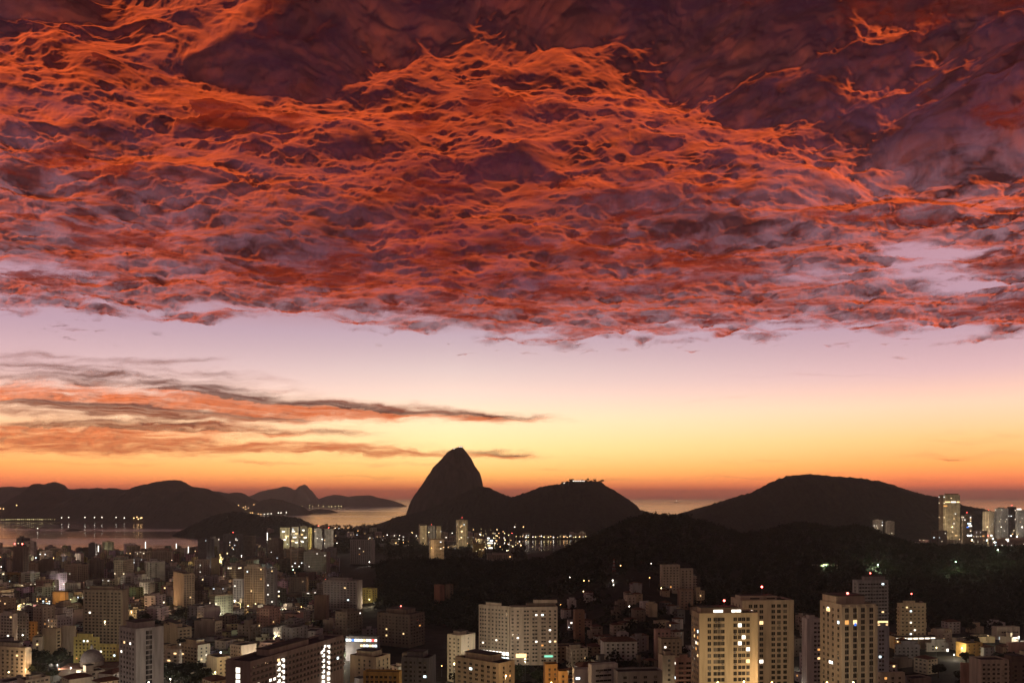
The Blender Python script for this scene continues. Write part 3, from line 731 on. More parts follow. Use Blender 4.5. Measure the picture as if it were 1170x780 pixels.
building('apartment_tower', 'front twin tower', 'beige apartment tower with lit roof house and several lit windows, front one of two', 790, 799, 866, 702.5, 450, 5, 'sand', right=G(cols=[.17,.27,.335,.40,.61,.69,.755,.83], w=1.8, h=1.9), left=G(p=2.4, w=1.5), roof='none', parts=twin_front, lits=13, mast=6)
def corner_tower(root, a, b, H, M):
    mb = MB(); mb.box(0, a*.85, 0, b*.62, 0, 4.6, 0, top=1); mb.box(-.5, a*.85+.5, -.5, b*.62+.5, 4.603, 5.0, 1, bottom=True)
    child('roof_house', mb.mesh('roof_house', [M, M_ROOF]), root, (a*.02, b*.3, H+.004))
    panel(root, 'window', b*.30, b*.46, H-4, H-2.2, LIT['warm'], 'l', b, label='large warm lit window below the roof')
    panel(root, 'window', b*.42, b*.6, H-31.5, H-30, LIT['white'], 'l', b, label='bright white lit window')
    panel(root, 'window', a*.36, a*.42, H-10.3, H-8.8, LIT['blue'], label='window lit blue')
building('apartment_tower', 'ribbed corner tower', 'pale tower with vertical piers seen corner on, one window lit blue', 937, 962, 1001, 692.5, 455, 12, 'beige', right=('piers', dict(cols=[.14,.375,.61,.855], w=2.2, h=2.2, piers=[.02,.26,.49,.735,.98], pw=1.0)), left=G(cols=[.18,.38,.6,.84], w=1.6), roof='none', parts=corner_tower, lits=4, mast=5)
building('office_tower', 'banded office tower', 'grey brown office tower banded with windows behind the ribbed corner tower', 974, 980, 1015, 664, 775, 7, 'grey', right=('bands', dict(p=2.6, w=2.1, h=1.4)), left=G(p=4), roof='wide', lits=3, mast=3,
         parts=lambda root, a, b, H, M: panel(root, 'lit_strip', a*.5, a*.98, H-39, H-35, LIT['warm'], out=.3, label='row of warm lit windows on a lower floor'))
building('apartment_building', 'slim pale block', 'slim pale block with a narrow dark bay beside the twin towers', 916, 922, 938, 708, 620, 8, 'white', right=G(cols=[.6,.85], w=1.8), left=BL, lits=2)
building('apartment_building', 'narrow blue-grey block', 'narrow blue grey block at the foot of the banded office tower', 1001, 1003, 1016, 717, 640, 6, (.50,.53,.55), right=G(cols=[.2,.45], w=1.6), left=BL, lits=1)
def podium(root, a, b, H, M):
    z = pz(726, 850)-pz(690, 850)+H
    mb = MB(); mb.box(-8, a+8, -7, b, 0, z, 0, top=1)
    pd = child('podium', mb.mesh('podium', [M, M_ROOF]), root)
    for i in range(7): panel(pd, 'lamp_strip', -7.5+i*(a+14)/7, -7.5+(i+.75)*(a+14)/7, z-2.2, z-1.0, LIT['white'], out=7.12, label='white lights along the podium edge')
building('apartment_tower', 'balcony tower', 'tower with stacked curved looking balconies above a brightly lit podium', 1025, 1028, 1058, 690, 850, 6, 'sand', right=('bands', dict(p=3.6, w=1.8)), left=('bands', dict(p=4)), roof='box', parts=podium, lits=6, mast=6, vis=735, floor=3.7, far=False)
building('low_building', 'striped low block', 'low block with orange and white striped floors left of twin towers', 771, 772, 793, 753, 560, 4, 'pink', right=('bands', dict(p=4, w=3)), lits=5)
building('apartment_building', 'plain side block', 'plain beige block with one blank side beside the white flat roofs', 752, 757, 772, 750, 565, 10, 'beige', right=G(p=4), left=BL)
# white flat-roofed hall group
building('hall', 'white hall', 'white low hall with reddish flat roof and long blank wall', 672, 676, 706, 761, 520, 18, 'white', right=G(cols=[.3,.6], w=5, h=1.2), left=BL, depth=26, roof='none', zbase=30)
building('hall', 'wide dark-roofed hall', 'wide pale hall with dark flat roof joined behind the white hall', 700, 706, 757, 769, 505, 8, 'grey', right=G(p=5, w=2), left=BL, depth=20, roof='none', zbase=30)
building('hall', 'white annex wall', 'white annex with a bright doorway between ochre block and white hall', 654, 656, 673, 766, 530, 6, 'white', right=BL, roof='none', zbase=30, parts=lambda root, a, b, H, M: panel(root, 'doorway', a*.12, a*.38, H-5.2, H-3.9, LIT['cool'], label='bright cool white doorway'))
building('apartment_building', 'stepped ochre block', 'stepped ochre yellow block lit warm from the street', 621, 623, 637, 760, 560, 6, 'orange', right=G(cols=[.35,.8], w=1.2), left=BL, roof='none')
building('apartment_building', 'lower ochre block', 'lower ochre block with a dark painted end wall', 636, 638, 649, 768, 552, 6, 'orange', right=G(cols=[.5], w=1.2), left=BL, roof='none')
# the long pale block in the middle
def neon(root, a, b, H, M):
    mb = MB(); mb.box(0, a*.62, 0, b*.6, 0, 3.6, 0, top=1)
    rh = child('roof_house', mb.mesh('roof_house', [wall_mat(TONES['brown']), M_ROOF]), root, (a*.45-4, b*.2, H+.004))
    mb = MB(); mb.box(0, a*.5, 0, b*.4, 0, 2.6, 0, top=1); child('roof_terrace', mb.mesh('roof_terrace', [M, M_TILE]), root, (a*.5, b*.25, H+3.7))
    panel(root, 'shopfront', a*.72, a*.9, .5+6, 8, LIT['green'], out=.5, label='green lit shopfront at the foot')
    panel(root, 'shopfront', a*.12, a*.34, .5+6, 9.6, LIT['warm'], out=.4, label='warm lit entrance at the foot')
building('apartment_building', 'pale block wing', 'pink beige right wing of the long pale block facing the camera', 582, 583, 637, 694.5, 713, 4, (.50,.40,.31), right=G(cols=[.05,.16,.31,.37,.49,.55,.68,.73,.84,.95], w=1.7, h=1.3), left=BL, roof='none', parts=neon, lits=8, zbase=14, depth=16)
def arcade(root, a, b, H, M):
    for k, (z0, m) in enumerate(((7.5,'white'),(3.2,'cool'))):
        for i in range(9): panel(root, 'lit_bay', b*(i/9+.01), b*(i/9+.09), z0, z0+2.6, LIT[m if (i*3+k) % 4 else 'white'], 'l', b, out=.3, label='brightly lit bay of the open arcade')
building('apartment_building', 'angled pale wing', 'angled beige left wing over a bright white two level arcade', 547, 582, 584, 694, 716, 60, 'beige', right=BL, left=G(cols=[.06,.14,.22,.34,.46,.58,.68,.78,.9], w=1.5, h=1.3), roof='box', parts=arcade, lits=2, zbase=14, depth=15)
building('apartment_building', 'lit cream block', 'cream block with three rows of windows lit by the street', 511, 527, 543, 727, 690, 55, 'cream', right=G(cols=[.5], w=1.2), left=G(cols=[.2,.5,.8], w=1.6), roof='box', lits=1)
building('low_building', 'warm corner building', 'low roof cluster ending in a warm lit corner wall', 520, 570, 588, 759, 560, 50, 'sand', right=G(cols=[.3,.7], w=1.4), left=G(p=5, w=2.4), roof='wide', lits=3)
building('apartment_building', 'columned dark block', 'dark block ribbed with pale columns near the bottom edge', 459, 490, 498, 753, 600, 78, 'slate', right=BL, left=('piers', dict(p=3, w=1.9, piers=[.02,.27,.52,.77,.98], pw=.5)), roof='wide', lits=1)
building('low_building', 'cornice building', 'low building with long ochre cornice at the bottom edge', 415, 456, 459, 769, 560, 84, 'ochre', right=BL, left=G(p=3, w=1.8), roof='none', lits=1)
building('low_building', 'beige bracket house', 'beige building of stepped roofs with small square windows', 400, 430, 446, 752, 650, 62, 'sand', right=G(p=5), left=G(cols=[.35,.55,.75], w=1.5), roof='wide')
def club(root, a, b, H, M):
    for i in range(11): panel(root, 'lit_bay', b*(i/11+.01), b*(i/11+.08), H-3.5, H-1.5, LIT[('cool','white','blue','cool','white','cool','warm','white','cool','red','white')[i]], 'l', b, out=.3, label='brightly lit bay under the roof')
    for i in range(5, 11): panel(root, 'lit_bay', b*(i/11+.01), b*(i/11+.08), H-8.2, H-6.4, LIT[('white','cool','warm')[i % 3]], 'l', b, out=.3, label='lit bay of the lower floor')
building('low_building', 'bright terrace building', 'low building with two bright rows of white and blue lights', 395, 431, 434, 728, 780, 84, 'slate', right=BL, left=BL, roof='none', parts=club)
building('apartment_building', 'dark wide tower', 'dark brown tower with a few lit windows beside the bright terrace', 431, 468, 485, 703, 850, 62, 'brown', right=('bands', dict(p=4, w=2.4)), left=G(p=4, w=1.6), roof='wide', lits=4, mast=3)
building('apartment_building', 'dark left slab', 'dark brown slab left of the bright terrace building', 383, 396, 414, 700, 880, 60, 'brown', right=('bands', dict(p=4)), left=G(p=3.5), lits=1)
# the long slab bottom left
def stair_cols(root, a, b, H, M):
    X0, Y0, th = root.location.x, root.location.y, root.rotation_euler.z
    for p in (317.5, 322.5, 368.5, 374.5):
        t = (p-CX)/F; s = (t*Y0-X0)/(math.cos(th)-t*math.sin(th))
        for f in range(12 if p > 340 else 6):
            z = H-4.0-3.1*f-(.9 if p in (317.5, 368.5) else 0)
            o = panel(root, 'stair_window', s-.62, s+.62, z, z+1.7, LIT['white'], out=1.15, label='stair window lit white in a tall column')
    for f in range(4): panel(root, 'stair_window', b*.42, b*.58, H-5-f*3.1, H-2.6-f*3.1, LIT['white'], 'l', b, out=.1, label='end wall stair window lit white')
building('apartment_building', 'long slab', 'very long dark slab with two columns of white lit stair windows', 258, 286, 392.5, 757.5, 443, 70, (.36,.29,.24), right=('bands', dict(p=3.4, w=1.9, h=1.5)), left=BL, roof='box', parts=stair_cols, lits=7, depth=14)
# lower left quarter
def white_tower(root, a, b, H, M): pass
building('apartment_tower', 'white-ended tower', 'tower with two blank whitish end walls split by a dark window strip', 136, 155, 187, 720, 540, 50, (.47,.42,.37), right=G(cols=[.41,.53], w=1.8, h=2.3), left=G(p=3.2, w=1.8), roof='wide', lits=3)
building('apartment_building', 'balconied beige block', 'beige block with pale green balconies beside white ended tower', 187, 203, 219, 718, 830, 40, 'sand', right=('bands', dict(p=3, w=2)), left=G(cols=[.45], w=1.2), lits=2)
building('apartment_building', 'blank beige block', 'beige block with big windowless side wall above terraced houses', 222, 246, 254, 711, 900, 72, 'beige', right=G(p=3), left=BL, roof='box')
building('apartment_building', 'terraced house', 'terraced low block with two warm lit upper windows among trees', 206, 226, 240, 738, 760, 55, 'sand', right=G(p=3.4), left=('bands', dict(p=4, w=2.6)), roof='wide', lits=3)
building('apartment_building', 'lower terrace house', 'lower terraced block with lit window beside the white ended tower', 188, 205, 208, 743, 745, 78, 'cream', right=BL, left=('bands', dict(p=4, w=2.6)), roof='none', lits=2)
building('low_building', 'yellow lit house', 'small yellow wall lit strongly by a lamp near the long slab', 236, 248, 262, 752, 690, 45, 'sand', right=G(p=3.4), left=BL, roof='none', lits=1)
building('apartment_building', 'yellow block', 'bright yellow block with tight rows of windows beside the dome', 84, 112, 114, 729, 770, 82, 'yellow', right=BL, left=G(p=3.1, w=1.5), roof='wide', lits=3)
building('apartment_building', 'lower yellow block', 'lower yellow block of square windows partly behind the dome', 112, 134, 136, 737, 765, 82, 'yellow', right=BL, left=G(p=3.0, w=1.6), roof='none', lits=2)
building('apartment_building', 'beige blank pair', 'beige block with blank wall and dark balcony bay above dome', 48, 64, 70, 719, 800, 78, 'sand', right=G(cols=[.5], w=3), left=BL, roof='none')
building('apartment_building', 'pale end wall', 'pale windowless end wall next to a dark balcony bay', 70, 85, 87, 716, 810, 78, 'beige', right=BL, left=BL, roof='none')
building('apartment_building', 'balcony side block', 'narrow cream block with stacked balconies on its right side', 34, 37, 48, 729, 790, 20, 'cream', right=('bands', dict(p=4)), left=BL, roof='none', lits=1)
building('apartment_building', 'lit white-banded block', 'white banded block with bright balcony light at the edge', 0, 15, 20, 702, 870, 70, 'white', right=BL, left=('bands', dict(p=3.4, w=2.4)), roof='box', lits=2)
building('apartment_building', 'grey gridded block', 'grey block of dark window rows beside the white banded block', 18, 30, 33, 702, 880, 70, 'grey', right=G(p=3), left=G(p=3, w=1.8), roof='box')
building('apartment_building', 'orange striped block', 'narrow block with orange lit vertical window strips', 31, 41, 43, 711, 885, 75, 'orange', right=BL, left=G(p=3), roof='none', lits=1)
building('apartment_building', 'corner house', 'pale corner block with two glowing windows at lower left', -6, 29, 36, 741, 690, 72, 'beige', right=BL, left=G(p=4.6, w=2), roof='wide', lits=3)
building('apartment_building', 'gridded brown block', 'wide brown block of gridded dark windows and one lit window', 95, 140, 147, 675, 830, 80, (.30,.24,.18), right=BL, left=G(p=3.6, w=2.0, h=1.6), roof='wide', lits=1)
# orange-lit and coloured little fronts
building('apartment_building', 'orange lit wall', 'block with plain wall glowing orange from a street lamp', 60, 74, 78, 677, 1150, 70, 'orange', right=BL, left=BL, roof='none', far=False)
building('apartment_building', 'blue windowed block', 'block with small bluish white lit windows beside the orange wall', 40, 59, 60.5, 682, 1170, 78, 'slate', right=BL, left=G(p=4, w=2), roof='none', lits=12, far=False)
building('apartment_building', 'cream lit low block', 'low cream building brightly lit below a gridded pale block', 74, 89, 92, 666, 1340, 80, 'cream', right=BL, left=G(p=4), roof='none', far=False)
building('apartment_building', 'gridded pale block', 'pale block with rows of small windows above cream low building', 74, 88, 101, 646, 1480, 55, 'sand', left=G(p=3.2), right=G(p=3.4), far=False, lits=1)
building('apartment_tower', 'red-lamped tower', 'brown tower with three red roof lamps against the water', 15, 26, 33, 625, 1650, 50, 'brown', left=G(p=4), right=G(p=4), roof='wide', far=False, parts=lambda root, a, b, H, M: [child('warning_lamp', _c('wl', 'x', lambda: MB().ring(0,0,[(.5,0),(1.0,.8),(.5,1.6)],10).mesh('warning_lamp', [M_REDLAMP])), root, (a*p, b*q, H+4.6)) for p, q in ((.1,.9),(.4,.3),(.9,.6))])
building('apartment_building', 'pale lit sliver', 'slim pale yellow block left of the red lamped tower', 8, 12, 14, 641, 1660, 60, 'cream', left=BL, right=BL, far=False)
building('apartment_building', 'yellowish side block', 'yellowish block with blank side right of the red lamped tower', 33, 40, 44, 644, 1630, 60, 'sand', left=G(p=4), right=BL, far=False)
building('apartment_building', 'windowless brown block', 'broad windowless brown block below the shoreline roofs', 43, 60, 62, 640, 1640, 78, 'brown', left=BL, right=BL, far=False)
building('apartment_building', 'brown pair', 'brown twin block beside the gridded pale block', 102, 116, 119, 640, 1500, 75, 'brown', left=G(cols=[.1,.3,.7,.9]), right=BL, far=False)
building('apartment_building', 'small dark shore tower', 'small dark tower on the shoreline with a floodlight beside it', 101, 109, 111, 621, 2080, 75, 'slate', left=G(p=4), right=BL)
building('apartment_tower', 'striped slim tower', 'slim tower with pale blank wall and ochre striped window bays', 198, 210, 222, 656, 1150, 36, (.44,.34,.25), right=('piers', dict(cols=[.12,.37,.62,.87], w=1.6, piers=[0.02,.25,.5,.75,.98], pw=.45)), left=BL, roof='none', far=False, lits=1)
building('apartment_tower', 'dark bay tower', 'tall dark tower rising before the island shore with side wall', 226, 236, 245, 616, 1750, 45, 'slate', left=G(p=4), right=G(p=5), roof='box', far=False, lits=1)
building('apartment_building', 'ochre blank gable', 'block with plain ochre gable below the dark bay tower', 240, 241, 250, 638, 1560, 10, (.34,.26,.14), right=BL, left=BL, roof='none', far=False)
building('apartment_building', 'lit pale block', 'pale yellow block with lit windows left of ochre gable', 222, 232, 240, 640, 1580, 60, 'cream', left=G(p=4), right=G(p=4), roof='none', far=False, lits=2)
building('apartment_building', 'banded long block', 'long low block of pale horizontal bands near the shore', 173, 196, 198, 630, 1900, 82, 'beige', left=('bands', dict(p=4)), right=BL, far=False)
building('apartment_tower', 'pale gridded tower', 'pale tower with white centre strip and tight window rows', 279, 302, 304, 648, 1130, 80, 'cream', left=('piers', dict(cols=[.07,.16,.25,.36,.52,.62,.73,.83,.92], w=1.5, piers=[.31,.44], pw=.5)), right=BL, roof='wide', far=False, lits=4)
building('apartment_tower', 'darker side tower', 'darker grey tower joined to the pale gridded tower', 303, 314, 317, 650, 1150, 75, 'grey', left=G(p=4), right=BL, roof='none', far=False, lits=4)
building('apartment_building', 'white lit block', 'small white block lit at its top left of gridded tower', 266, 277, 279, 662, 1190, 75, 'white', left=G(p=4, w=1.8), right=BL, roof='none', far=False, lits=1)
building('office_building', 'park slab', 'wide slab of horizontal bands above a lit park edge', 347, 373, 377.5, 631, 1650, 70, (.36,.30,.25), left=('bands', dict(p=4)), right=BL, roof='wide', far=False, lits=3)
building('apartment_building', 'brown ribbed block', 'brown block with vertical ribs below the park slab', 331, 350, 352.5, 660, 1300, 80, 'brown', left=('piers', dict(p=3.2, piers=[.0,.3,.6,1.0], pw=.5)), right=BL, roof='none', far=False)
building('apartment_building', 'two-wing block', 'broad greyish block of two wings with dark windows', 369, 408, 414, 664, 1130, 76, (.34,.29,.26), left=G(p=4.2, w=2.4), right=BL, roof='wide', far=False, lits=2)
building('apartment_building', 'small yellow lit block', 'small block glowing yellow under a lamp beside dark woods', 414, 425, 431, 673, 1180, 60, 'yellow', left=G(p=4), right=G(p=4), roof='none', far=False)
building('apartment_building', 'plain brown cube', 'plain windowless brown block near the two wing block', 359, 373, 376, 681, 1030, 74, (.28,.19,.13), left=BL, right=BL, roof='none', far=False)
building('apartment_building', 'hilltop dim block', 'dim beige block standing alone in dark woods below the tower', 471, 483, 502, 645, 1480, 40, (.32,.25,.19), left=G(p=4), right=G(p=4, w=2), roof='box', far=False, lits=3)
building('apartment_building', 'brownish wood house', 'dim brown house standing alone in the dark woods', 496, 503, 508, 669, 1120, 40, 'rust', left=BL, right=BL, roof='none', far=False)
building('apartment_building', 'wood side house', 'second dim brown house in the woods with reddish roof', 509, 514, 518, 668, 1140, 40, (.20,.13,.09), left=BL, right=G(p=4), pitched=True, far=False)
building('office_building', 'banded grey slab', 'grey slab of horizontal bands at the edge of the woods', 400, 424, 428.5, 617, 1880, 68, 'grey', left=('bands', dict(p=5)), right=BL, roof='none', far=False, lits=3)
# hillside block and houses
building('apartment_building', 'hillside pale block', 'pale block with dark window rows high on the hillside', 754, 756, 777, 646, 1000, 5, 'beige', right=G(p=3.4), roof='none', far=False, lits=1)
building('apartment_building', 'hillside lower block', 'lower wing beside the hillside pale block', 776, 777, 792, 650, 1010, 5, 'beige', right=G(p=3.6), roof='none', far=False)
building('apartment_building', 'hillside dim block', 'dim block below the hillside pale block with orange cast', 774, 776, 792, 674, 930, 5, (.30,.20,.14), right=G(p=3.6), roof='none', far=False)
building('house', 'red-roofed long house', 'long white house with a red tiled roof on the slope', 686, 690, 728, 733, 725, 5, 'white', right=G(p=4, w=1.8), left=BL, pitched=True)
building('house', 'five-storey slope house', 'narrow five storey brown house among hillside houses', 655, 657, 668, 698, 800, 8, (.34,.20,.13), right=('bands', dict(p=3.4)), roof='none')
building('apartment_building', 'arched slope block', 'pale block with a lamp below the hillside houses', 752, 756, 779, 731, 700, 6, 'sand', right=G(p=3.2), left=BL, roof='none', lits=1)
building('apartment_building', 'upper slope block', 'dim pink block just above the arched slope block', 747, 749, 766, 720, 730, 6, 'pink', right=G(p=3.4), left=BL, roof='none')
# right edge low town
building('house', 'windowed hall', 'greyish three storey building with regular small windows below podium', 1022, 1024, 1051, 737, 790, 2, 'grey', right=G(p=3.6, w=1.5), roof='wide', vis=757)
building('house', 'lit end house', 'grey house with brightly lit end bay right of windowed hall', 1057, 1059, 1084, 735, 830, 4, 'grey', right=G(p=7, w=2), roof='wide', parts=lambda root, a, b, H, M: panel(root, 'stair_window', a*.9, a*.985, H-13, H-5, LIT['white'], out=.2, label='tall stair window lit white'))
building('school_building', 'lit ground-floor hall', 'cream two storey building with a white lit open ground floor', 1133, 1139, 1165, 717, 900, 6, 'cream', right=G(cols=[.25,.35,.45,.7,.8,.9], w=2), left=BL, roof='none', floor=5.2, parts=lambda root, a, b, H, M: [panel(root, 'lit_bay', a*p, a*q, H-13, H-9.5, LIT['cool'], label='open ground floor lit white') for p, q in ((.1,.5),(.78,.98))])
building('house', 'cream lit house', 'cream house above a strongly lit yard', 1117, 1118, 1137, 728, 880, 3, 'sand', right=G(cols=[.5], w=.6, h=4), roof='none', parts=lambda root, a, b, H, M: panel(root, 'porch', a*.1, a*.95, H-15, H-12.6, LIT['white'], out=1.2, label='bright lit porch'))
building('house', 'small cream house', 'small cream house with window row and glowing gable beside it', 1101, 1102, 1115, 731, 870, 3, 'cream', right=G(p=2.6, w=1.3), roof='none')
building('apartment_building', 'cream balcony block', 'cream block with balconies at the lower right corner', 1119, 1121, 1153, 755, 600, 4, 'cream', right=('balconies', dict(cols=[.1,.27,.45,.62,.88], w=1.7, every=2, bw=4)), left=BL, roof='none')
building('apartment_building', 'brown side block', 'brown block joined right of the cream balcony block', 1153, 1154, 1176, 757, 605, 4, 'brown', right=('balconies', dict(p=4)), roof='wide')
building('apartment_building', 'bare brown wall', 'block with a bare brown side wall left of cream balconies', 1097, 1098, 1119, 759, 620, -20, 'pink', right=BL, roof='none')
building('low_building', 'cream corner shop', 'cream low block with dark square windows near ribbed tower', 1003, 1006, 1034, 770, 560, 5, 'cream', right=G(p=4), roof='none', lits=1)
building('apartment_building', 'mauve roofed block', 'low mauve block under the lit ground floor hall', 1150, 1152, 1176, 735, 800, 4, 'pink', right=BL, roof='none')
# the far right district by the shore
def lit_rows(*rows):
    def f(root, a, b, H, M):
        for p, q, z, m in rows: panel(root, 'lit_strip', a*p, a*q, H-z-3, H-z, LIT[m], out=.3, label='row of lit windows')
    return f
for sp in [('office_tower', 'tallest shore tower', 'tallest pale tower beside the broad hill, rows of lit windows', 1072.5, 1078, 1097, 565.5, 2250, 8, 'sand', lit_rows((.1,.4,16,'warm'),(.45,.75,16,'white'),(.8,.97,16,'warm'),(.0,.22,26,'amber')), 'wide'),
           ('office_tower', 'gabled dark tower', 'dark tower with pointed roof and bluish white sign lights', 1098.5, 1100, 1111, 589, 2200, 6, 'brown', lit_rows((.5,.85,18,'cool'),(.6,.95,24,'white'),(.4,.6,27,'blue')), 'box'),
           ('apartment_tower', 'yellow-sided tower', 'slim tower with a pale yellow side among shore towers', 1122.5, 1130, 1136, 584.5, 2300, 45, 'sand', None, 'none'),
           ('apartment_tower', 'broad grey tower', 'broad grey tower with red lamp right of yellow sided tower', 1136.5, 1144, 1152, 581, 2320, 20, 'grey', None, 'box'),
           ('apartment_tower', 'dark stepped tower', 'dark slate tower between the two broad grey shore towers', 1151, 1153, 1161, 579, 2420, 6, 'slate', None, 'none'),
           ('apartment_tower', 'edge grey tower', 'grey tower with a floodlit roof at the right edge', 1160.5, 1162, 1178, 582.5, 2280, 6, 'grey', lit_rows((.0,.3,-4,'white')), 'none'),
           ('apartment_building', 'squat lit block', 'squat beige block with a warm lit bay before shore towers', 1112, 1117, 1128, 606.5, 2050, 20, 'beige', lit_rows((.5,.7,10,'amber')), 'none'),
           ('apartment_building', 'dark square block', 'dark square block between the broad hill and tallest tower', 1064, 1072, 1082, 606.5, 2050, 40, 'brown', None, 'none'),
           ('apartment_building', 'low cream shore block', 'low cream block below the tallest shore tower', 1082, 1084, 1098.5, 617, 2020, 6, 'cream', None, 'none'),
           ('apartment_building', 'long pinkish roofs', 'long low pinkish block in front of the grey shore towers', 1130, 1132, 1172, 616, 2050, 3, 'pink', None, 'wide'),
           ('apartment_tower', 'first round tower', 'pale tower on the saddle below the broad hill, left one', 997, 1000, 1008.5, 594.5, 2550, 30, 'beige', None, 'box'),
           ('apartment_tower', 'second round tower', 'pale tower on the saddle below the broad hill, right one', 1011, 1014, 1022, 596, 2550, 30, 'beige', None, 'box'),
           # across the park, by the bay
           ('office_tower', 'lone slim tower', 'slim pale tower standing alone before the granite dome', 521, 523, 534.5, 594.5, 2450, 12, 'sand', lit_rows((.3,.5,28,'warm')), 'box'),
           ('apartment_building', 'orange lit wood block', 'pale block lit orange at its left edge before woods', 490, 491, 507.5, 616.5, 2050, 8, 'cream', None, 'none'),
           ('apartment_tower', 'first pier tower', 'pale ribbed tower left of the lone slim tower', 478.5, 480, 488, 600.5, 2500, 8, 'sand', None, 'none'),
           ('apartment_tower', 'second pier tower', 'grey ribbed tower between two pale ribbed towers', 489, 490, 497, 601, 2520, 8, 'grey', None, 'none'),
           ('apartment_tower', 'third pier tower', 'pale ribbed tower nearest the lone slim tower', 498, 499, 504, 601.5, 2510, 8, 'sand', None, 'none'),
           ('office_building', 'dark framed block', 'dark framed block hung with white lights by the cove', 555, 556, 563.5, 611, 2150, 5, 'slate', lit_rows((.1,.45,6,'white'),(.5,.95,12,'cool'),(.1,.9,18,'white'),(.2,.6,24,'warm'),(.3,.9,30,'white')), 'none'),
           ('apartment_tower', 'slim cove block', 'slim grey block at the edge of the cove water', 582, 583, 588, 611, 2200, 5, 'grey', None, 'none'),
           ('apartment_building', 'lit cove block', 'pale yellow block under the bright cove lights', 540, 541, 554, 622, 2120, 5, 'yellow', None, 'none'),
           ('apartment_building', 'low cove block', 'wide low block in front of the bright cove lights', 556, 557, 586, 634, 2000, 4, 'beige', None, 'wide'),
           ('apartment_tower', 'first bright slab', 'pale green yellow slab full of lit windows, leftmost by island', 318, 320, 331, 603, 2350, 12, (.55,.52,.34), lit_rows((.2,.5,8,'white'),(.5,.9,20,'warm'),(.1,.6,30,'white')), 'none'),
           ('apartment_tower', 'second bright slab', 'slab crowded with bright windows between two yellowish slabs', 332, 333, 341, 602, 2380, 8, (.50,.46,.34), lit_rows((.1,.5,10,'white'),(.5,.9,16,'warm'),(.2,.7,26,'white'),(.0,.4,36,'warm'),(.5,.9,40,'white')), 'none'),
           ('apartment_tower', 'third bright slab', 'taller slab with scattered white windows beside yellowish slab', 342, 343, 351, 601.5, 2400, 8, (.44,.42,.30), lit_rows((.3,.6,8,'white'),(.1,.4,20,'warm'),(.5,.9,28,'white'),(.2,.5,40,'white')), 'box'),
           ('apartment_tower', 'yellowish slim slab', 'slim yellowish blank slab among the bright slabs', 351.5, 353, 356.5, 603, 2360, 20, 'yellow', None, 'none'),
           ('apartment_tower', 'first grey slab', 'grey slab right of the yellowish slim slab', 357.5, 359, 368, 604, 2370, 10, 'grey', None, 'box'),
           ('apartment_tower', 'second grey slab', 'grey slab beside the bay trees, rightmost of its row', 369, 370, 381, 604.5, 2390, 10, (.40,.37,.33), None, 'none'),
           ('apartment_building', 'brown front slab', 'brown slab standing before the bright slabs', 306, 318, 324, 615.5, 2000, 45, 'brown', None, 'none'),
           ('apartment_tower', 'broad dark tower', 'broad dark tower in front of the wooded island', 255, 272, 278, 610.5, 2080, 60, 'slate', None, 'none'),
           ('apartment_tower', 'second dark tower', 'brown tower joined right of the broad dark tower', 277, 290, 292.5, 612.5, 2100, 75, 'brown', None, 'none'),
           ]:
    n_, sh, lb, xl, xc, xr, yt, Yd, th_, tn, pf, rf = sp
    building(n_, sh, lb, xl, xc, xr, yt, Yd, th_, tn, roof=rf, parts=pf, mast=(4 if 'tower' in n_ and random.Random(sh).random() < .5 else False))

# domed chapel
def chapel():
    Y = 735; x = px2x(105, Y); z0 = 3.0
    root = empty('chapel', (x, Y, z0), .2, label='dark domed chapel with lantern before the yellow block', category='chapel')
    zs = pz(754, Y)-z0
    child('drum', MB().ring(0,0,[(9.2,0),(9.2,zs-1),(9.8,zs-.9),(9.8,zs)],24).mesh('drum', [wall_mat(TONES['brown'])]), root)
    child('dome', MB().ring(0,0,[(9.0*math.cos(t),zs+.01+9.6*math.sin(t)) for t in np.linspace(0,1.45,12)],32).mesh('dome', [pmat('dome_lead',(.16,.13,.12),.6,noise=(.6,.7,1.2))], smooth=True), root)
    child('lantern', MB().ring(0,0,[(1.2,zs+9.3),(1.2,zs+11.5),(1.5,zs+11.6),(.1,zs+13.4)],12).mesh('lantern', [wall_mat(TONES['grey'])]), root)
    mb = MB(); mb.box(-22,22,-14,14,0,zs-4,0,top=1); child('nave', mb.mesh('nave', [wall_mat(TONES['brown']), M_TILE]), root)
    FOOT.append((x, Y, 24, x-22, Y-14, .2, 44, 28)); MANUAL.append((88,122,739,770,Y,'domed chapel')); LANDMARK.append((105,748,Y,'domed chapel'))
chapel()

# ------------------------------------------------------------------ the rest of the town
rf = random.Random(11)
LABELLED = []     # (object, px, py, Y, head, tail) named against the landmarks at the end
def free(x, y, rad):
    for cx, cy, r_, *_ in FOOT:
        if (cx-x)**2+(cy-y)**2 < (r_+rad)**2: return False
    return True
def ceiling(p0, p1, Y):
    """lowest row the top of something at distance Y may reach without hiding a hand-placed building behind it"""
    lim = 0
    for a, b, yt, yb, Ym, _ in MANUAL:
        if Ym > Y and p1 > a and p0 < b: lim = max(lim, yb-4 if yb < 778 else yt+22)
    return lim
NUM = {1:'one',2:'two',3:'three',4:'four',5:'five',6:'six',7:'seven',8:'eight',9:'nine',10:'ten',11:'eleven',12:'twelve',13:'thirteen',14:'fourteen',15:'fifteen',16:'sixteen',17:'seventeen',18:'eighteen'}
FT = [('cream',4),('beige',4),('sand',3),('grey',3),('brown',2),('white',4),('pink',.8),('slate',.8),('ochre',.3)]
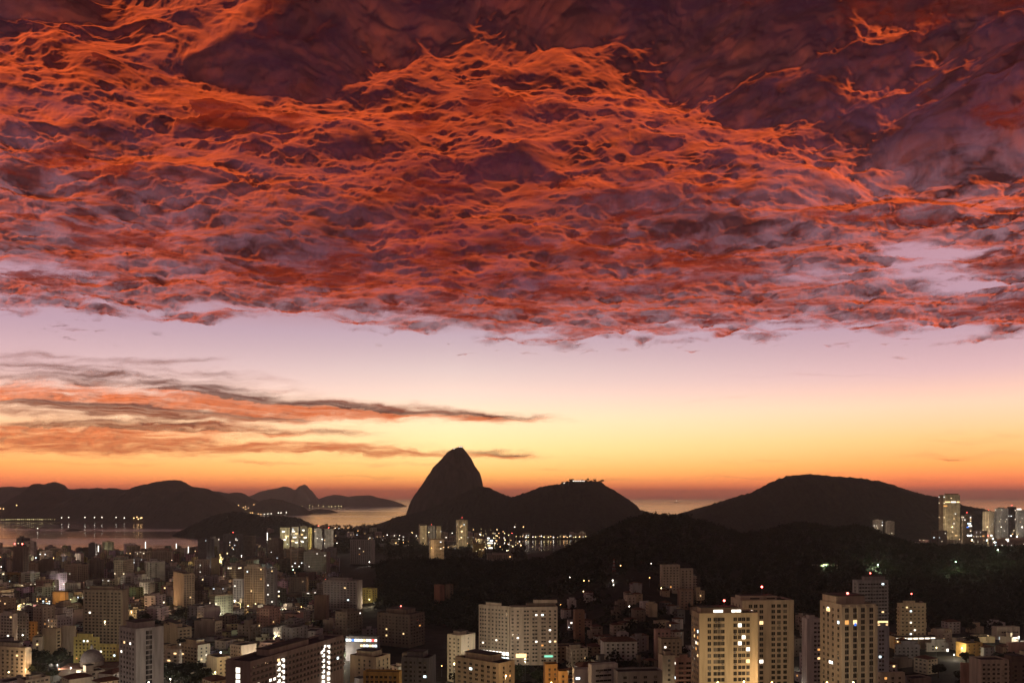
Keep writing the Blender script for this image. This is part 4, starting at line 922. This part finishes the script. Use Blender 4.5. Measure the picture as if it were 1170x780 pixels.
def fill_block(px, Y, wd, dp, storeys, name='apartment_building', group='blocks of the sleeping town', pitched=False, th=None):
    th = (rf.uniform(40, 85) if px < 585 else rf.uniform(3, 30)) if th is None else th
    x = px2x(px, Y); rad = .5*math.hypot(wd, dp)
    z0 = float(hz(x, Y)); zb = z0-1.5; H = storeys*3.1+1.5
    tone = rf.choices([t for t, _ in FT], [w_ for _, w_ in FT])[0]
    col = tuple(c*rf.uniform(.75, 1.0) for c in TONES[tone])
    root = empty(name, (x, Y, zb), R(th), category='house' if name == 'house' else 'apartment building', group=group)
    near = Y < 1000
    M = wall_mat(TONES[tone])
    mb = MB(); mb.box(0, wd, 0, dp, 0, H, 0, top=1)
    o = child('wall', mb.mesh('wall', [M if near else M_FARWALL, M_ROOF], uv=True), root); o.color = (*col, 1)
    feat = 'flat roof'
    if pitched:
        e = .5; rz_ = min(wd, dp)*.2; mb = MB(); i_ = min(wd, dp)*.45
        A = [(-e,-e,0),(wd+e,-e,0),(wd+e,dp+e,0),(-e,dp+e,0)]+([(i_,dp/2,rz_),(wd-i_,dp/2,rz_)] if wd >= dp else [(wd/2,i_,rz_),(wd/2,dp-i_,rz_)])
        if wd >= dp:
            for q in ((0,1,5,4),(1,2,5),(2,3,4,5),(3,0,4)): mb.face([A[i] for i in q])
        else:
            for q in ((0,1,4),(1,2,5,4),(2,3,5),(3,0,4,5)): mb.face([A[i] for i in q])
        child('roof', mb.mesh('roof', [M_TILE]), root, (0,0,H+.05)); feat = 'tiled roof'
    else:
        t_, hp = .35, .9; mb = MB()
        mb.box(0, wd, 0, t_, 0, hp); mb.box(0, wd, dp-t_, dp, 0, hp); mb.box(0, t_, t_+.003, dp-t_-.003, 0, hp-.003); mb.box(wd-t_, wd, t_+.003, dp-t_-.003, 0, hp-.003)
        child('parapet', mb.mesh('parapet', [M]), root, (0,0,H+.003))
        if rf.random() < .65:
            a_, b_ = wd*rf.uniform(.3,.6), dp*rf.uniform(.3,.55); hb = rf.choice([2.6,3.2,5.0]); mb = MB(); mb.box(0,a_,0,b_,0,hb,0,top=1); mb.box(-.3,a_+.3,-.3,b_+.3,hb+.003,hb+.3,1,bottom=True)
            child('roof_house', mb.mesh('roof_house', [M, M_ROOF]), root, (wd*rf.uniform(.1,.35), dp*rf.uniform(.15,.4), H+.004)); feat = 'roof house'
        if rf.random() < .4:
            child('water_tank', _c('water_tank', 1, lambda: MB().ring(0,0,[(1.5,0),(1.6,.1),(1.6,2.1),(1.2,2.5),(.3,2.7)],12).mesh('water_tank', [M_TANK])), root, (wd*.85, dp*.75, H+.004))
            feat = 'roof house and tank' if feat == 'roof house' else 'rooftop tank'
    nl = 0
    if near:
        pitch = rf.choice([3.0,3.6,4.4]); w_, h_ = rf.choice([(1.4,1.3),(1.9,1.4),(1.2,1.5)])
        blankr, blankl = rf.random() < .2, rf.random() < .2
        for L, side, bl in ((wd,'r',blankr),(dp,'l',blankl)):
            if bl: continue
            n = int((L-1.6)/pitch)
            for f in range(storeys):
                z = 1.5+f*3.1+1.0
                if z+zb < CAMZ-(798-HY)/F*Y: continue
                for i in range(n):
                    c_ = .8+(L-1.6)*(i+.5)/n; lit = rf.random() < .03; nl += lit
                    k = rf.choice(['white','warm','warm','amber']) if lit else rf.choice([0,0,2,2,1])
                    wn_ = child('window', window_mesh(w_, h_, k, M), root, (c_,0,z) if side == 'r' else (0,dp-c_,z), 0 if side == 'r' else -math.pi/2)
                    if lit: wn_['label'] = 'lit window'
    FOOT.append((x+wd/2*math.cos(R(th))-dp/2*math.sin(R(th)), Y+wd/2*math.sin(R(th))+dp/2*math.cos(R(th)), rad*.8))
    LABELLED.append((root, px, HY+(CAMZ-zb-H)/Y*F+4, Y, f"{tone} {NUM.get(storeys, str(storeys))}-storey {'house' if name == 'house' else 'block'} with {feat}", ''))
    return root

def zone_fill(n, pr, Yr, wr, dr, sr, tries=12000, pack=.62, name='apartment_building', group='blocks of the sleeping town', pitch_p=0.0, ylog=True, ok=None, minst=2):
    got = 0
    for _ in range(tries):
        if got >= n: break
        px = rf.uniform(*pr)
        Y = 1/rf.uniform(1/Yr[1], 1/Yr[0]) if ylog else rf.uniform(*Yr)
        x = px2x(px, Y)
        if ok and not ok(px, Y): continue
        wd, dp = rf.uniform(*wr), rf.uniform(*dr)
        if not land_mask(np.array(x), np.array(Y+25)) : continue
        if not free(x, Y+dp*.4, .5*math.hypot(wd, dp)*pack): continue
        st = rf.randint(*sr)
        half = (wd+dp)*.5/Y*F
        lim = ceiling(px-half*.9, px+half*.9, Y)
        z0 = float(hz(x, Y))
        while st >= minst and HY+(CAMZ-z0-st*3.1)/Y*F < lim: st -= 1
        if st < minst: continue
        fill_block(px, Y, wd, dp, st, name, group, pitched=rf.random() < pitch_p); got += 1
    return got
wood = lambda px, Y: (px > 385 and Y > 900) or (318 < px < 348 and 1480 < Y < 1680) or (140 < px < 190 and 820 < Y < 1000) or (px > 345 and 2150 < Y < 3000)
cnt = []
cnt.append(zone_fill(62, (-40, 425), (1250, 2250), (16, 30), (14, 22), (6, 14), ok=lambda p, Y: not wood(p, Y), pack=.75))
cnt.append(zone_fill(90, (-40, 400), (820, 1700), (14, 26), (12, 18), (3, 10), ok=lambda p, Y: not wood(p, Y), pack=.7))
cnt.append(zone_fill(34, (-30, 420), (600, 860), (13, 20), (11, 15), (3, 8), pack=.7, pitch_p=.25))
cnt.append(zone_fill(26, (425, 800), (520, 760), (13, 22), (11, 15), (3, 6), pack=.72, pitch_p=.3))
cnt.append(zone_fill(66, (640, 805), (610, 1060), (8, 13), (7, 10), (2, 4), name='house', group='houses on the dark slope', pitch_p=.45, pack=.7, minst=1))
cnt.append(zone_fill(52, (900, 1190), (590, 985), (10, 20), (9, 14), (2, 5), name='house', group='low houses below the wooded hill', pitch_p=.4, pack=.72, minst=1))
cnt.append(zone_fill(22, (1030, 1190), (1980, 2480), (16, 30), (14, 20), (4, 12), pack=.7))
cnt.append(zone_fill(30, (432, 585), (2350, 3250), (14, 26), (12, 18), (3, 9), pack=.6, group='blocks before the granite dome', ok=lambda p, Y: not (p > 575 and Y > 2300)))
cnt.append(zone_fill(14, (300, 430), (2450, 3700), (16, 26), (14, 20), (4, 9), pack=.6))
cnt.append(zone_fill(16, (588, 700), (3085, 3180), (12, 26), (10, 16), (2, 6), pack=.5, group='waterfront blocks under the lookout hill', ylog=False))
print('FILL', cnt, len(LABELLED))

def rooftops():
    """the remaining few hundred low roofs of the town, too many and too small to tell apart"""
    mb = MB(); tones = []; n = 0
    for _ in range(40000):
        if n > 1100: break
        px = rf.uniform(-60, 430); Y = 1/rf.uniform(1/2300, 1/780); x = px2x(px, Y)
        if wood(px, Y) or not land_mask(np.array(x), np.array(Y+20)): continue
        w_, d_ = rf.uniform(7, 17), rf.uniform(7, 14)
        if not free(x, Y, .5*math.hypot(w_, d_)*.5): continue
        st = rf.randint(2, 7 if Y > 1200 else 4)
        lim = ceiling(px-w_/Y*700, px+w_/Y*700, Y)
        while st >= 1 and HY+(CAMZ-3-st*3.1)/Y*F < lim: st -= 1
        if st < 1: continue
        FOOT.append((x, Y, .45*math.hypot(w_, d_)))
        th = R(rf.uniform(-35, 35)); c, s = math.cos(th), math.sin(th); n0 = len(mb.v); H = st*3.1
        mb.box(-w_/2, w_/2, -d_/2, d_/2, 0, H, 0, top=1)
        if rf.random() < .5: mb.box(-w_*.2, w_*.15, -d_*.2, d_*.2, H+.003, H+2.6, 0, top=1)
        nf = len(mb.f)-len(tones); t = TONES[rf.choices([t for t, _ in FT], [q for _, q in FT])[0]]; t = tuple(q*rf.uniform(.6, 1) for q in t)
        tones += [t]*nf
        for i in range(n0, len(mb.v)):
            a, b, z = mb.v[i]; mb.v[i] = (x+a*c-b*s, Y+a*s+b*c, z+2.5)
        n += 1
    m = M_FARWALL.copy(); m.name = 'low_roof_walls'; nt = m.node_tree
    at = nd(nt, 'ShaderNodeAttribute', attribute_name='tone')
    oi = [q for q in nt.nodes if q.type == 'OBJECT_INFO'][0]
    for l in list(oi.outputs['Color'].links): nt.links.new(at.outputs['Color'], l.to_socket)
    me = mb.mesh('low_rooftops', [m, M_ROOF], uv=True)
    ca = me.color_attributes.new('tone', 'FLOAT_COLOR', 'CORNER')
    arr = np.concatenate([np.tile((*t, 1.0), (len(f), 1)) for t, f in zip(tones, mb.f)]).astype(np.float32); ca.data.foreach_set('color', arr.reshape(-1))
    link('low_rooftops', me, None, kind='stuff')
    print('ROOFTOPS', n)
rooftops()

# ------------------------------------------------------------------ single trees
def tree_kit(seed, h, cr):
    r_ = random.Random(seed); g = np.random.default_rng(seed)
    mb = MB(); mb.ring(0,0,[(.42,0),(.30,h*.3),(.2,h*.55),(.05,h*.8)],7)
    for k in range(5):
        a = k*1.26+r_.uniform(-.3,.3); z0 = h*r_.uniform(.3,.5); L = cr*r_.uniform(.5,.85); q = []
        b0 = len(mb.v)
        for t, rr in ((0,.14),(.5,.10),(1,.04)):
            cx_, cy_, cz_ = L*t*math.cos(a), L*t*math.sin(a), z0+L*.7*t
            for i in range(5):
                p = 2*math.pi*i/5; mb.v.append((cx_+rr*math.cos(p)*-math.sin(a), cy_+rr*math.cos(p)*math.cos(a), cz_+rr*math.sin(p)))
        for s_ in range(2):
            for i in range(5):
                j = (i+1) % 5; mb.f.append((b0+s_*5+i,b0+s_*5+j,b0+s_*5+5+j,b0+s_*5+5+i)); mb.uv.append(((-9,-9),)*4); mb.mi.append(0)
    cs, rs = [], []
    for k in range(9):
        a = r_.uniform(0, 6.28); d = cr*r_.uniform(.1,.75); s_ = cr*r_.uniform(.32,.55)
        cs.append((d*math.cos(a), d*math.sin(a), h*r_.uniform(.55,.92))); rs.append((s_, s_, s_*.75))
    return mb.mesh('trunk', [M_BARK]), quads_mesh('crown', leaf_cloud(cs, rs, 90, .55, g), M_LEAF)
KITS = [tree_kit(s, h, c) for s, h, c in ((1,11,5.5),(2,14,6.5),(3,9,5),(4,16,7))]
TW = ['broad dark tree','tall dark tree','low round tree','tall spreading tree']
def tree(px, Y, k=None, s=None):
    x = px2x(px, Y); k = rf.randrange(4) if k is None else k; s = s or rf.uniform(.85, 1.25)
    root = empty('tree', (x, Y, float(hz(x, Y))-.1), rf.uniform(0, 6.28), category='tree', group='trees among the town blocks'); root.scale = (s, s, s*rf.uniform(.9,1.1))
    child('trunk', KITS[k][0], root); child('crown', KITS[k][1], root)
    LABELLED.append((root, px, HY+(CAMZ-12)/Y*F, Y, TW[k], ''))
nt_ = 0
for (p0, p1, Y0, Y1, n) in ((190,235,640,720,16),(140,190,830,990,22),(318,348,1490,1670,16),(20,70,690,760,8),(355,400,880,1010,10),(585,620,560,640,9),(525,548,610,680,5),(900,1000,600,900,9),(690,760,600,680,9),(60,180,1050,1300,9),(200,330,820,1050,10),(1030,1170,620,950,10),(545,640,640,700,7),(330,390,1330,1480,8)):
    for _ in range(n*6):
        px, Y = rf.uniform(p0, p1), rf.uniform(Y0, Y1); x = px2x(px, Y)
        if not free(x, Y, 3.2): continue
        FOOT.append((x, Y, 3.0)); tree(px, Y); nt_ += 1; n -= 1
        if n <= 0: break
print('TREES', nt_)

# ------------------------------------------------------------------ lamps, seen ones and added floodlights
SHORE = {k: pmat('shore_'+k, (.8,.8,.7), .5, c, s, 'AUTO') for k, c, s in (('yellow',(1,.80,.36),2.0),('white',(1,.88,.70),3.6),('amber',(1,.55,.22),3.2))}
def shore_lamp(px, py, Y, hue, r, label, group, cat='shore lamp', name='shore_lamp'):
    x = px2x(px, Y); z = pz(py, Y)
    root = empty(name, (x, Y, z-9), 0, label=label, category=cat, group=group)
    child('post', _c('post', 's', lambda: MB().ring(0,0,[(.3,0),(.2,9)],6).mesh('post', [M_STEEL])), root)
    child('lamp_head', _c('shead', (hue, r), lambda: MB().ring(0,0,[(r*.4,-r),(r,0),(r*.4,r)],8).mesh('lamp_head', [SHORE[hue]])), root, (0,0,9))
for i in range(30):
    px = -6+i*2.35+rf.uniform(-.5,.5); shore_lamp(px, 593.6-.6*math.sin(i/30*3.1)+.4*(i > 24)*-1, 5250, 'yellow', rf.choice([.9,1.2,1.6]), 'yellow lamp in the unbroken row along the far shore', 'row of yellow lamps on the far shore')
for px, py in ((70.5,591.2),(78.5,590.8),(97,590.8),(108,590.8),(116.5,590.6),(132.5,590.8),(142,591.2),(145,593),(148,592.6)):
    shore_lamp(px, py, 5200, 'white', 2.0, 'white lamp of the spaced group reflected in the bay', 'spaced white lamps on the far shore')
for px, py in ((153,591.5),(156.5,590.5),(160.5,591.6),(162,591.2),(158,592.6)):
    shore_lamp(px, py, 5060, 'amber', 2.6, 'amber lamp clustered on the small harbour point', 'amber lamps on the harbour point')
for px, py in ((270,578.6),(272.5,577.2),(275.5,581),(278,579.5),(280.5,578.4),(281,581.4),(284,580),(290,576.2),(286,585.6),(288.5,585.4),(295,586.6),(298,587.2),(302,587),(306,586.6),(310,586.5),(318,585.5),(321,585.6),(327,585.3),(4,581),(0.5,580.6),(19,577)):
    shore_lamp(px, py, 6950 if px > 100 else 5600, 'amber' if px < 300 else 'white', 2.6, 'house light at the foot of the hills across the bay' if px > 100 else 'house light on the hill slope at the edge', 'house lights below the far hills' if px > 100 else 'house lights on the near slope')
for px, py in ((345.5,578),(353.5,577.2),(357,577.8),(364,577.2),(369.5,578),(376,578.2),(379,578.3),(383,578),(387,577.6),(390,578.3)):
    shore_lamp(px, py, 12600, 'yellow', 4.0, 'tiny yellow light below the farthest headland', 'lights below the farthest headland')
for i in range(30):
    px = 590+i*3.6+rf.uniform(-1,1); shore_lamp(px, 613.0+rf.uniform(-.9,.5), 3072, rf.choice(['white','yellow','yellow','amber']), rf.choice([.8,1.1,1.5]), 'waterfront lamp reflected in the cove under the lookout hill', 'waterfront lamps by the cove')
for i in range(84):
    px = rf.gauss(562, 17); py = rf.gauss(616, 7); shore_lamp(px, py, rf.uniform(1960, 2120) if py > 616 else 2700, rf.choice(['white','yellow','yellow','amber']), rf.choice([.35,.5,.6,.8,1.2]), 'bright lamp in the dense cluster left of the cove', 'bright lamps beside the cove', 'lamp', 'bright_lamp')

# street lamps: a few that visibly light what stands round them, many that only show as points
def town_lamps():
    got = 0
    spots = []
    for _ in range(6000):
        if got >= 124: break
        px = rf.uniform(-10, 432); Y = 1/rf.uniform(1/2150, 1/560); x = px2x(px, Y)
        if wood(px, Y) or not land_mask(np.array(x), np.array(Y+20)): continue
        bad = any((cx-x)**2+(cy-Y)**2 < (r_*.9+2.5)**2 for cx, cy, r_, *_ in FOOT)
        if bad: continue
        if any((a-x)**2+(b-Y)**2 < 26**2 for a, b in spots): continue
        spots.append((x, Y)); hue = rf.choices(['white','amber','yellow','cool','red'], [5,4,3,1,.9])[0]
        lamp(x, Y, hue, h=rf.uniform(8, 13), r=(.26+.00016*Y)*rf.choice([.7,.85,1,1.2]), power=(rf.choice([3500,6500,9500]) if rf.random() < .62 and hue != 'red' else 0), label=f'{hue} street lamp glowing between town blocks on the left plain', group=f'{hue} street lamps of the bayside town'); got += 1
    for (pr, Yr, n, nm) in (((900,1170),(600,960),24,'below the wooded hill'),((430,780),(540,720),14,'near the long pale block'),((640,800),(620,1180),13,'among hillside houses'),((1040,1170),(1980,2300),14,'in the far right shore district'),((436,540),(2300,3000),24,'before the granite dome'),((325,430),(2300,3600),14,'around the bright bayside slabs')):
        k = 0
        for _ in range(3000):
            if k >= n: break
            px = rf.uniform(*pr); Y = rf.uniform(*Yr); x = px2x(px, Y)
            if any((cx-x)**2+(cy-Y)**2 < (r_*.85+1.2)**2 for cx, cy, r_, *_ in FOOT): continue
            k += 1; hue = rf.choices(['white','amber','yellow','cool','red'], [5,3,3,1,.6])[0]
            lamp(x, Y, hue, h=rf.uniform(7, 11) if Y < 1500 else rf.uniform(14, 26), r=(.26+.00016*Y)*rf.choice([.6,.8,1,1.2]), power=(rf.choice([2500,5000]) if Y < 1000 and rf.random() < .6 and hue != 'red' and nm != 'among hillside houses' else 0), label=f'{hue} street lamp glowing {nm}', group=f'{hue} street lamps {nm}')
town_lamps()
# lamps beside lit walls and trees, plus floodlights added to brighten the far towers
for px, py, Y, hue, pw, what in ((66,694,1128,'amber',16000,'amber lamp lighting the orange wall'),(84,680,1312,'yellow',16000,'yellow lamp lighting the cream low building'),(98,764,735,'yellow',9000,'yellow lamp before the bright yellow block'),(124,766,733,'yellow',9000,'yellow lamp before the lower yellow block'),
        (246,772,668,'yellow',7000,'yellow lamp lighting the small yellow house'),(186,776,660,'white',3500,'white lamp among trees below the white ended tower'),(422,689,1150,'yellow',9000,'yellow lamp below the small yellow lit block'),(519,762,665,'yellow',7000,'yellow lamp before the cream lit block'),
        (578,776,540,'amber',6000,'amber lamp at the warm corner wall'),(630,784,535,'amber',7000,'amber lamp before the ochre block'),(600,757,655,'yellow',14000,'yellow lamp in trees below the long pale block'),(268,690,1150,'white',14000,'white lamp under the small white lit block'),(292,694,1080,'yellow',22000,'yellow lamp at the foot of the pale gridded tower'),
        (422,646,1800,'white',9000,'white lamp at the corner of the banded slab'),(493,630,2020,'amber',26000,'amber lamp lighting the pale block by the woods'),(354,659,1590,'white',9000,'white lamp below the park slab'),(820,784,415,'amber',9000,'amber lamp at the foot of the front twin tower'),(882,784,440,'amber',9000,'amber lamp at the foot of the taller twin tower'),
        (975,784,420,'yellow',8000,'white lamp at the foot of the ribbed tower'),(700,667,1080,'white',1500,'white lamp on the dark slope under the mast'),(893,655,1330,'green',2200,'park lamp in lit foliage, first of the hill row'),(922,653,1340,'green',2600,'park lamp in lit foliage, second of the hill row'),(944,650,1350,'green',3600,'park lamp in lit foliage above the pale path wall'),
        (1003,649,1370,'green',2600,'park lamp in lit foliage over the office tower'),(1092,646,1400,'green',2400,'park lamp in the dark woods below the shore towers'),(1140,632,1500,'green',3200,'park lamp at the edge of the far woods'),(335,655,1600,'green',500,'greenish lamp in the small park'),(470,650,1500,'green',1500,'green lamp in the dark woods'),
        (1125,744,860,'white',5000,'white lamp in the yard of the cream house'),(1070,744,800,'yellow',3500,'yellow lamp beside the grey lit end house'),(1090,752,790,'white',3000,'white lamp in the lane right of the lit end house'),(1088,606,2190,'yellow',90000,'added floodlight brightening the face of the tallest shore tower'),(1128,606,2240,'yellow',60000,'added floodlight brightening the face of the yellow sided tower'),(1144,606,2240,'white',90000,'added floodlight brightening the face of the broad grey tower'),(1168,606,2210,'white',70000,'added floodlight brightening the face of the edge grey tower'),(1008,604,2490,'white',40000,'added floodlight brightening the two saddle towers'),(327,618,2280,'yellow',70000,'added floodlight brightening the first bright slab'),(350,618,2300,'yellow',70000,'added floodlight brightening the third bright slab'),(368,620,2300,'white',60000,'added floodlight brightening the first grey slab'),(527,618,2390,'yellow',70000,'added floodlight brightening the lone slim tower'),(490,612,2440,'yellow',60000,'added floodlight brightening the pier towers'),(10,772,660,'yellow',4000,'yellow lamp at the lower left corner house'),(60,758,770,'white',3500,'white lamp below the beige blank walls'),(30,740,850,'amber',7500,'amber lamp below the orange striped block'),(850,783,420,'yellow',9000,'yellow lamp between the feet of the twin towers'),(945,784,415,'amber',7000,'amber lamp below the left face of the ribbed tower'),(170,784,510,'white',9000,'white lamp at the foot of the white ended tower'),(120,714,790,'yellow',9000,'yellow lamp below the gridded brown block'),(562,757,680,'white',12000,'white lamp by the arcade of the angled wing')):
    lamp_at(px, py-4, Y, hue=hue, power=pw*(9 if hue == 'green' else .65), r=.3+.0002*Y, label=what, group=None)
for i in range(14): lamp_at(1108+rf.uniform(-8,60), 612+rf.uniform(-2,8), 1985, hue=rf.choice(['white','red','cool']), r=1.0, label='lamp among the low roofs before the shore towers', group='lamps before the shore towers')

# red warning lamps and masts standing by the shore
def lit_mast(px, py0, py1, Y, label):
    x = px2x(px, Y); z0, z1 = pz(py1, Y), pz(py0, Y); g = 3.0
    root = empty('lit_mast', (x, Y, g), 0, label=label, category='lit mast')
    mb = MB(); mb.box(-.35,.35,-.35,.35,0,z1-g); child('pole', mb.mesh('pole', [M_STEEL]), root)
    mb = MB(); mb.box(-.9,.9,-.7,-.353,z0-g,z1-g-.2,bottom=True); child('light_panel', mb.mesh('light_panel', [LIT['white']]), root)
for a in ((166.3,618.5,626.5,2150,'tall white lit mast by the shore, tallest of them'),(142.2,622.5,628,2160,'short yellowish lit mast at the shoreline left of the tallest mast'),(201.5,620.5,626,2180,'white lit mast on the shore behind the banded long block'),(215.3,624,632,2100,'white lit mast just left of the dark bay tower'),(238,613.5,617.5,2300,'small white lit mast topping the dark bay tower skyline'),(246.8,616,623,2280,'white lit mast between the two dark towers'),(305.5,608,617,2300,'bright lit mast left of the bright slabs'),(112.5,623,630,2120,'white floodlit mast beside the small dark shore tower')): lit_mast(*a)

# ------------------------------------------------------------------ summit stations, mast, boats, path wall
def station(name, label, px0, px1, ytop, ybase, D, n, lamps=True):
    x0, x1 = px2x(px0, D), px2x(px1, D); zb, zt = pz(ybase, D), pz(ytop, D); w_ = x1-x0; h_ = zt-zb
    root = empty(name, (x0, D-10, zb-6), 0, label=label, category='summit station')
    mb = MB(); mb.box(0,w_,0,16,0,h_+6,0,top=1); child('wall', mb.mesh('wall', [wall_mat(TONES['grey']), M_ROOF]), root)
    mb = MB(); mb.box(-2,w_+2,-2,18,h_+6.003,h_+6.6,0,bottom=True); child('roof', mb.mesh('roof', [M_ROOF]), root)
    for i in range(n):
        mb = MB(); mb.box(-w_/n*.34,w_/n*.34,-.3,-.003,0,2.6,bottom=True); child('window', _c('sw', (name, n), lambda: mb.mesh('window', [LIT['white']])), root, (w_*(i+.5)/n,0,h_+2.2), 0, label='lit station window')
station('summit_station', 'cable car station lit white on top of the granite dome', 518, 523.5, 512, 513.6, 4335, 3)
station('summit_terrace', 'small lookout hut at the peak of the granite dome', 524.5, 528.5, 509.8, 512.5, 4345, 2)
station('hill_station', 'long lit terrace building on the lookout hill top', 654, 668, 548.6, 550.6, 3870, 7)
station('hill_kiosk', 'short lit kiosk at the left shoulder of lookout hill', 643.5, 648, 551.0, 552.6, 3870, 2)
def crest_tree(px, py, D, s):
    x = px2x(px, D); root = empty('tree', (x, D-4, pz(py, D)-8), rf.uniform(0,6), category='tree', group='trees on the lookout hill top', label='small dark tree silhouetted on the lookout hill crest'); root.scale = (s,s,s)
    k = rf.randrange(4); child('trunk', KITS[k][0], root); child('crown', KITS[k][1], root)
for px, py, s in ((643.5,552.8,1.3),(651.5,549.6,1.5),(654,549,1.2),(672,549.3,1.2),(675,549.3,.9),(679,549.6,1.1),(684.5,550,.9),(687.5,550.8,1.5),(669,549.2,.9),(660,548.9,.8),(665,549,.8)): crest_tree(px, py, 3892, s)
def radio_mast():
    Y = 1150; px = 701.5; x = px2x(px, Y); g = float(hz(x, Y)); h = pz(638, Y)-g
    root = empty('radio_mast', (x, Y, g), 0, label='thin red and white lattice mast on the dark hillside', category='radio mast')
    mr, mw = pmat('mast_red', (.35,.05,.04), .6), pmat('mast_white', (.5,.48,.45), .6)
    for i in range(7):
        z0, z1 = h*i/7, h*(i+1)/7; w0, w1 = 1.6-1.3*i/7, 1.6-1.3*(i+1)/7; mb = MB()
        for sx in (-1,1):
            for sy in (-1,1):
                for (za, zb_, xa, xb, ya, yb) in ((z0,z1,sx*w0,sx*w1,sy*w0,sy*w1),):
                    t_ = .16; b0 = len(mb.v)
                    for (zz, xx, yy) in ((za,xa,ya),(zb_,xb,yb)):
                        mb.v += [(xx-t_,yy-t_,zz),(xx+t_,yy-t_,zz),(xx+t_,yy+t_,zz),(xx-t_,yy+t_,zz)]
                    for q in ((0,1,5,4),(1,2,6,5),(2,3,7,6),(3,0,4,7)): mb.f.append(tuple(b0+j for j in q)); mb.uv.append(((-9,-9),)*4); mb.mi.append(0)
        mb.box(-w1,w1,-w1-.1,-w1+.1,z1-.3,z1,bottom=True); mb.box(-w1,w1,w1-.1,w1+.1,z1-.3,z1,bottom=True)
        child('mast_section', mb.mesh('mast_section', [mr if i % 2 == 0 else mw]), root)
radio_mast()
def vessel(px, py, L, label, name, cat):
    Y = CAMZ/(py-HY)*F; x = px2x(px, Y); root = empty(name, (x, Y, 0), .15, label=label, category=cat); mb = MB()
    hl = [(-.5,.0),(-.42,.13),(.25,.15),(.42,.09),(.5,0),(.42,-.09),(.25,-.15),(-.42,-.13)]
    for z, k in ((-.02,.9),(.10,1.0)):
        for a, b in hl: mb.v.append((a*L*k, b*L*k, z*L))
    for i in range(8): mb.f.append((i,(i+1)%8,8+(i+1)%8,8+i)); mb.uv.append(((-9,-9),)*4); mb.mi.append(0)
    mb.f.append(tuple(range(8,16))); mb.uv.append(((-9,-9),)*8); mb.mi.append(0)
    child('hull', mb.mesh('hull', [pmat('hull_paint', (.08,.08,.09), .5)]), root)
    mb = MB(); mb.box(-.35*L,-.12*L,-.09*L,.09*L,.102*L,.24*L); child('cabin', mb.mesh('cabin', [wall_mat(TONES['white'])]), root)
    mb = MB(); mb.box(-.01*L,.01*L,-.01*L,.01*L,.102*L,.42*L); ms = child('mast', mb.mesh('mast', [M_STEEL]), root)
    child('mast_lamp', MB().ring(0,0,[(.03*L,-.05*L),(.06*L,0),(.03*L,.05*L)],8).mesh('mast_lamp', [SHORE['white']]), ms, (0,0,.46*L))
vessel(43, 606, 22, 'small boat with a single white lamp on the bay', 'boat', 'boat')
vessel(773, 574.2, 120, 'distant ship showing one light near the sea horizon', 'ship', 'ship')
vessel(78, 603.6, 20, 'small lit boat moored at the left end of fort islet', 'boat', 'boat')
def path_wall():
    Y = 1360; x0, x1 = px2x(926, Y), px2x(955, Y); z = float(hz((x0+x1)/2, Y)); root = empty('path_wall', ((x0+x1)/2, Y-6, z), -.05, label='pale low wall along a lamplit path on the wooded hill', category='wall')
    mb = MB(); L = (x1-x0)/2; mb.box(-L,L,-.3,.3,-3,2.4); child('wall', mb.mesh('wall', [wall_mat(TONES['cream'])]), root); mb = MB(); mb.box(-L,L,-.42,.42,2.403,2.7,bottom=True); child('coping', mb.mesh('coping', [wall_mat(TONES['grey'])]), root)
path_wall()

# ------------------------------------------------------------------ labels that tell the repeats apart, by the landmarks they stand next to
def assign_labels():
    used = {o.get('label') for o in bpy.data.objects if o.get('label')}
    for o, px, py, Y, head, tail in LABELLED:
        near = sorted(LANDMARK, key=lambda l: (l[0]-px)**2+((l[1]-py)*1.6)**2)[:14]
        def rel(l):
            dx, dy = px-l[0], py-l[1]
            if abs(dx) > 1.2*abs(dy): return ('left of' if dx < 0 else 'right of')
            return 'in front of' if Y < l[2] else 'behind'
        c = [f'{head}, {rel(l)} the {l[3]}' for l in near[:4]]
        hs = head.split(' with ')[0]
        c += [f'{hs}, {rel(a)} the {a[3]} and {rel(b)} the {b[3]}' for i, a in enumerate(near) for b in near[i+1:] if rel(a) != rel(b)]
        c += [f'{hs}, {rel(a)} the {a[3]} and near the {b[3]}' for i, a in enumerate(near) for b in near[i+1:]]
        for t in c:
            if t not in used and len(t.split()) <= 16: break
        used.add(t); o['label'] = t
assign_labels()
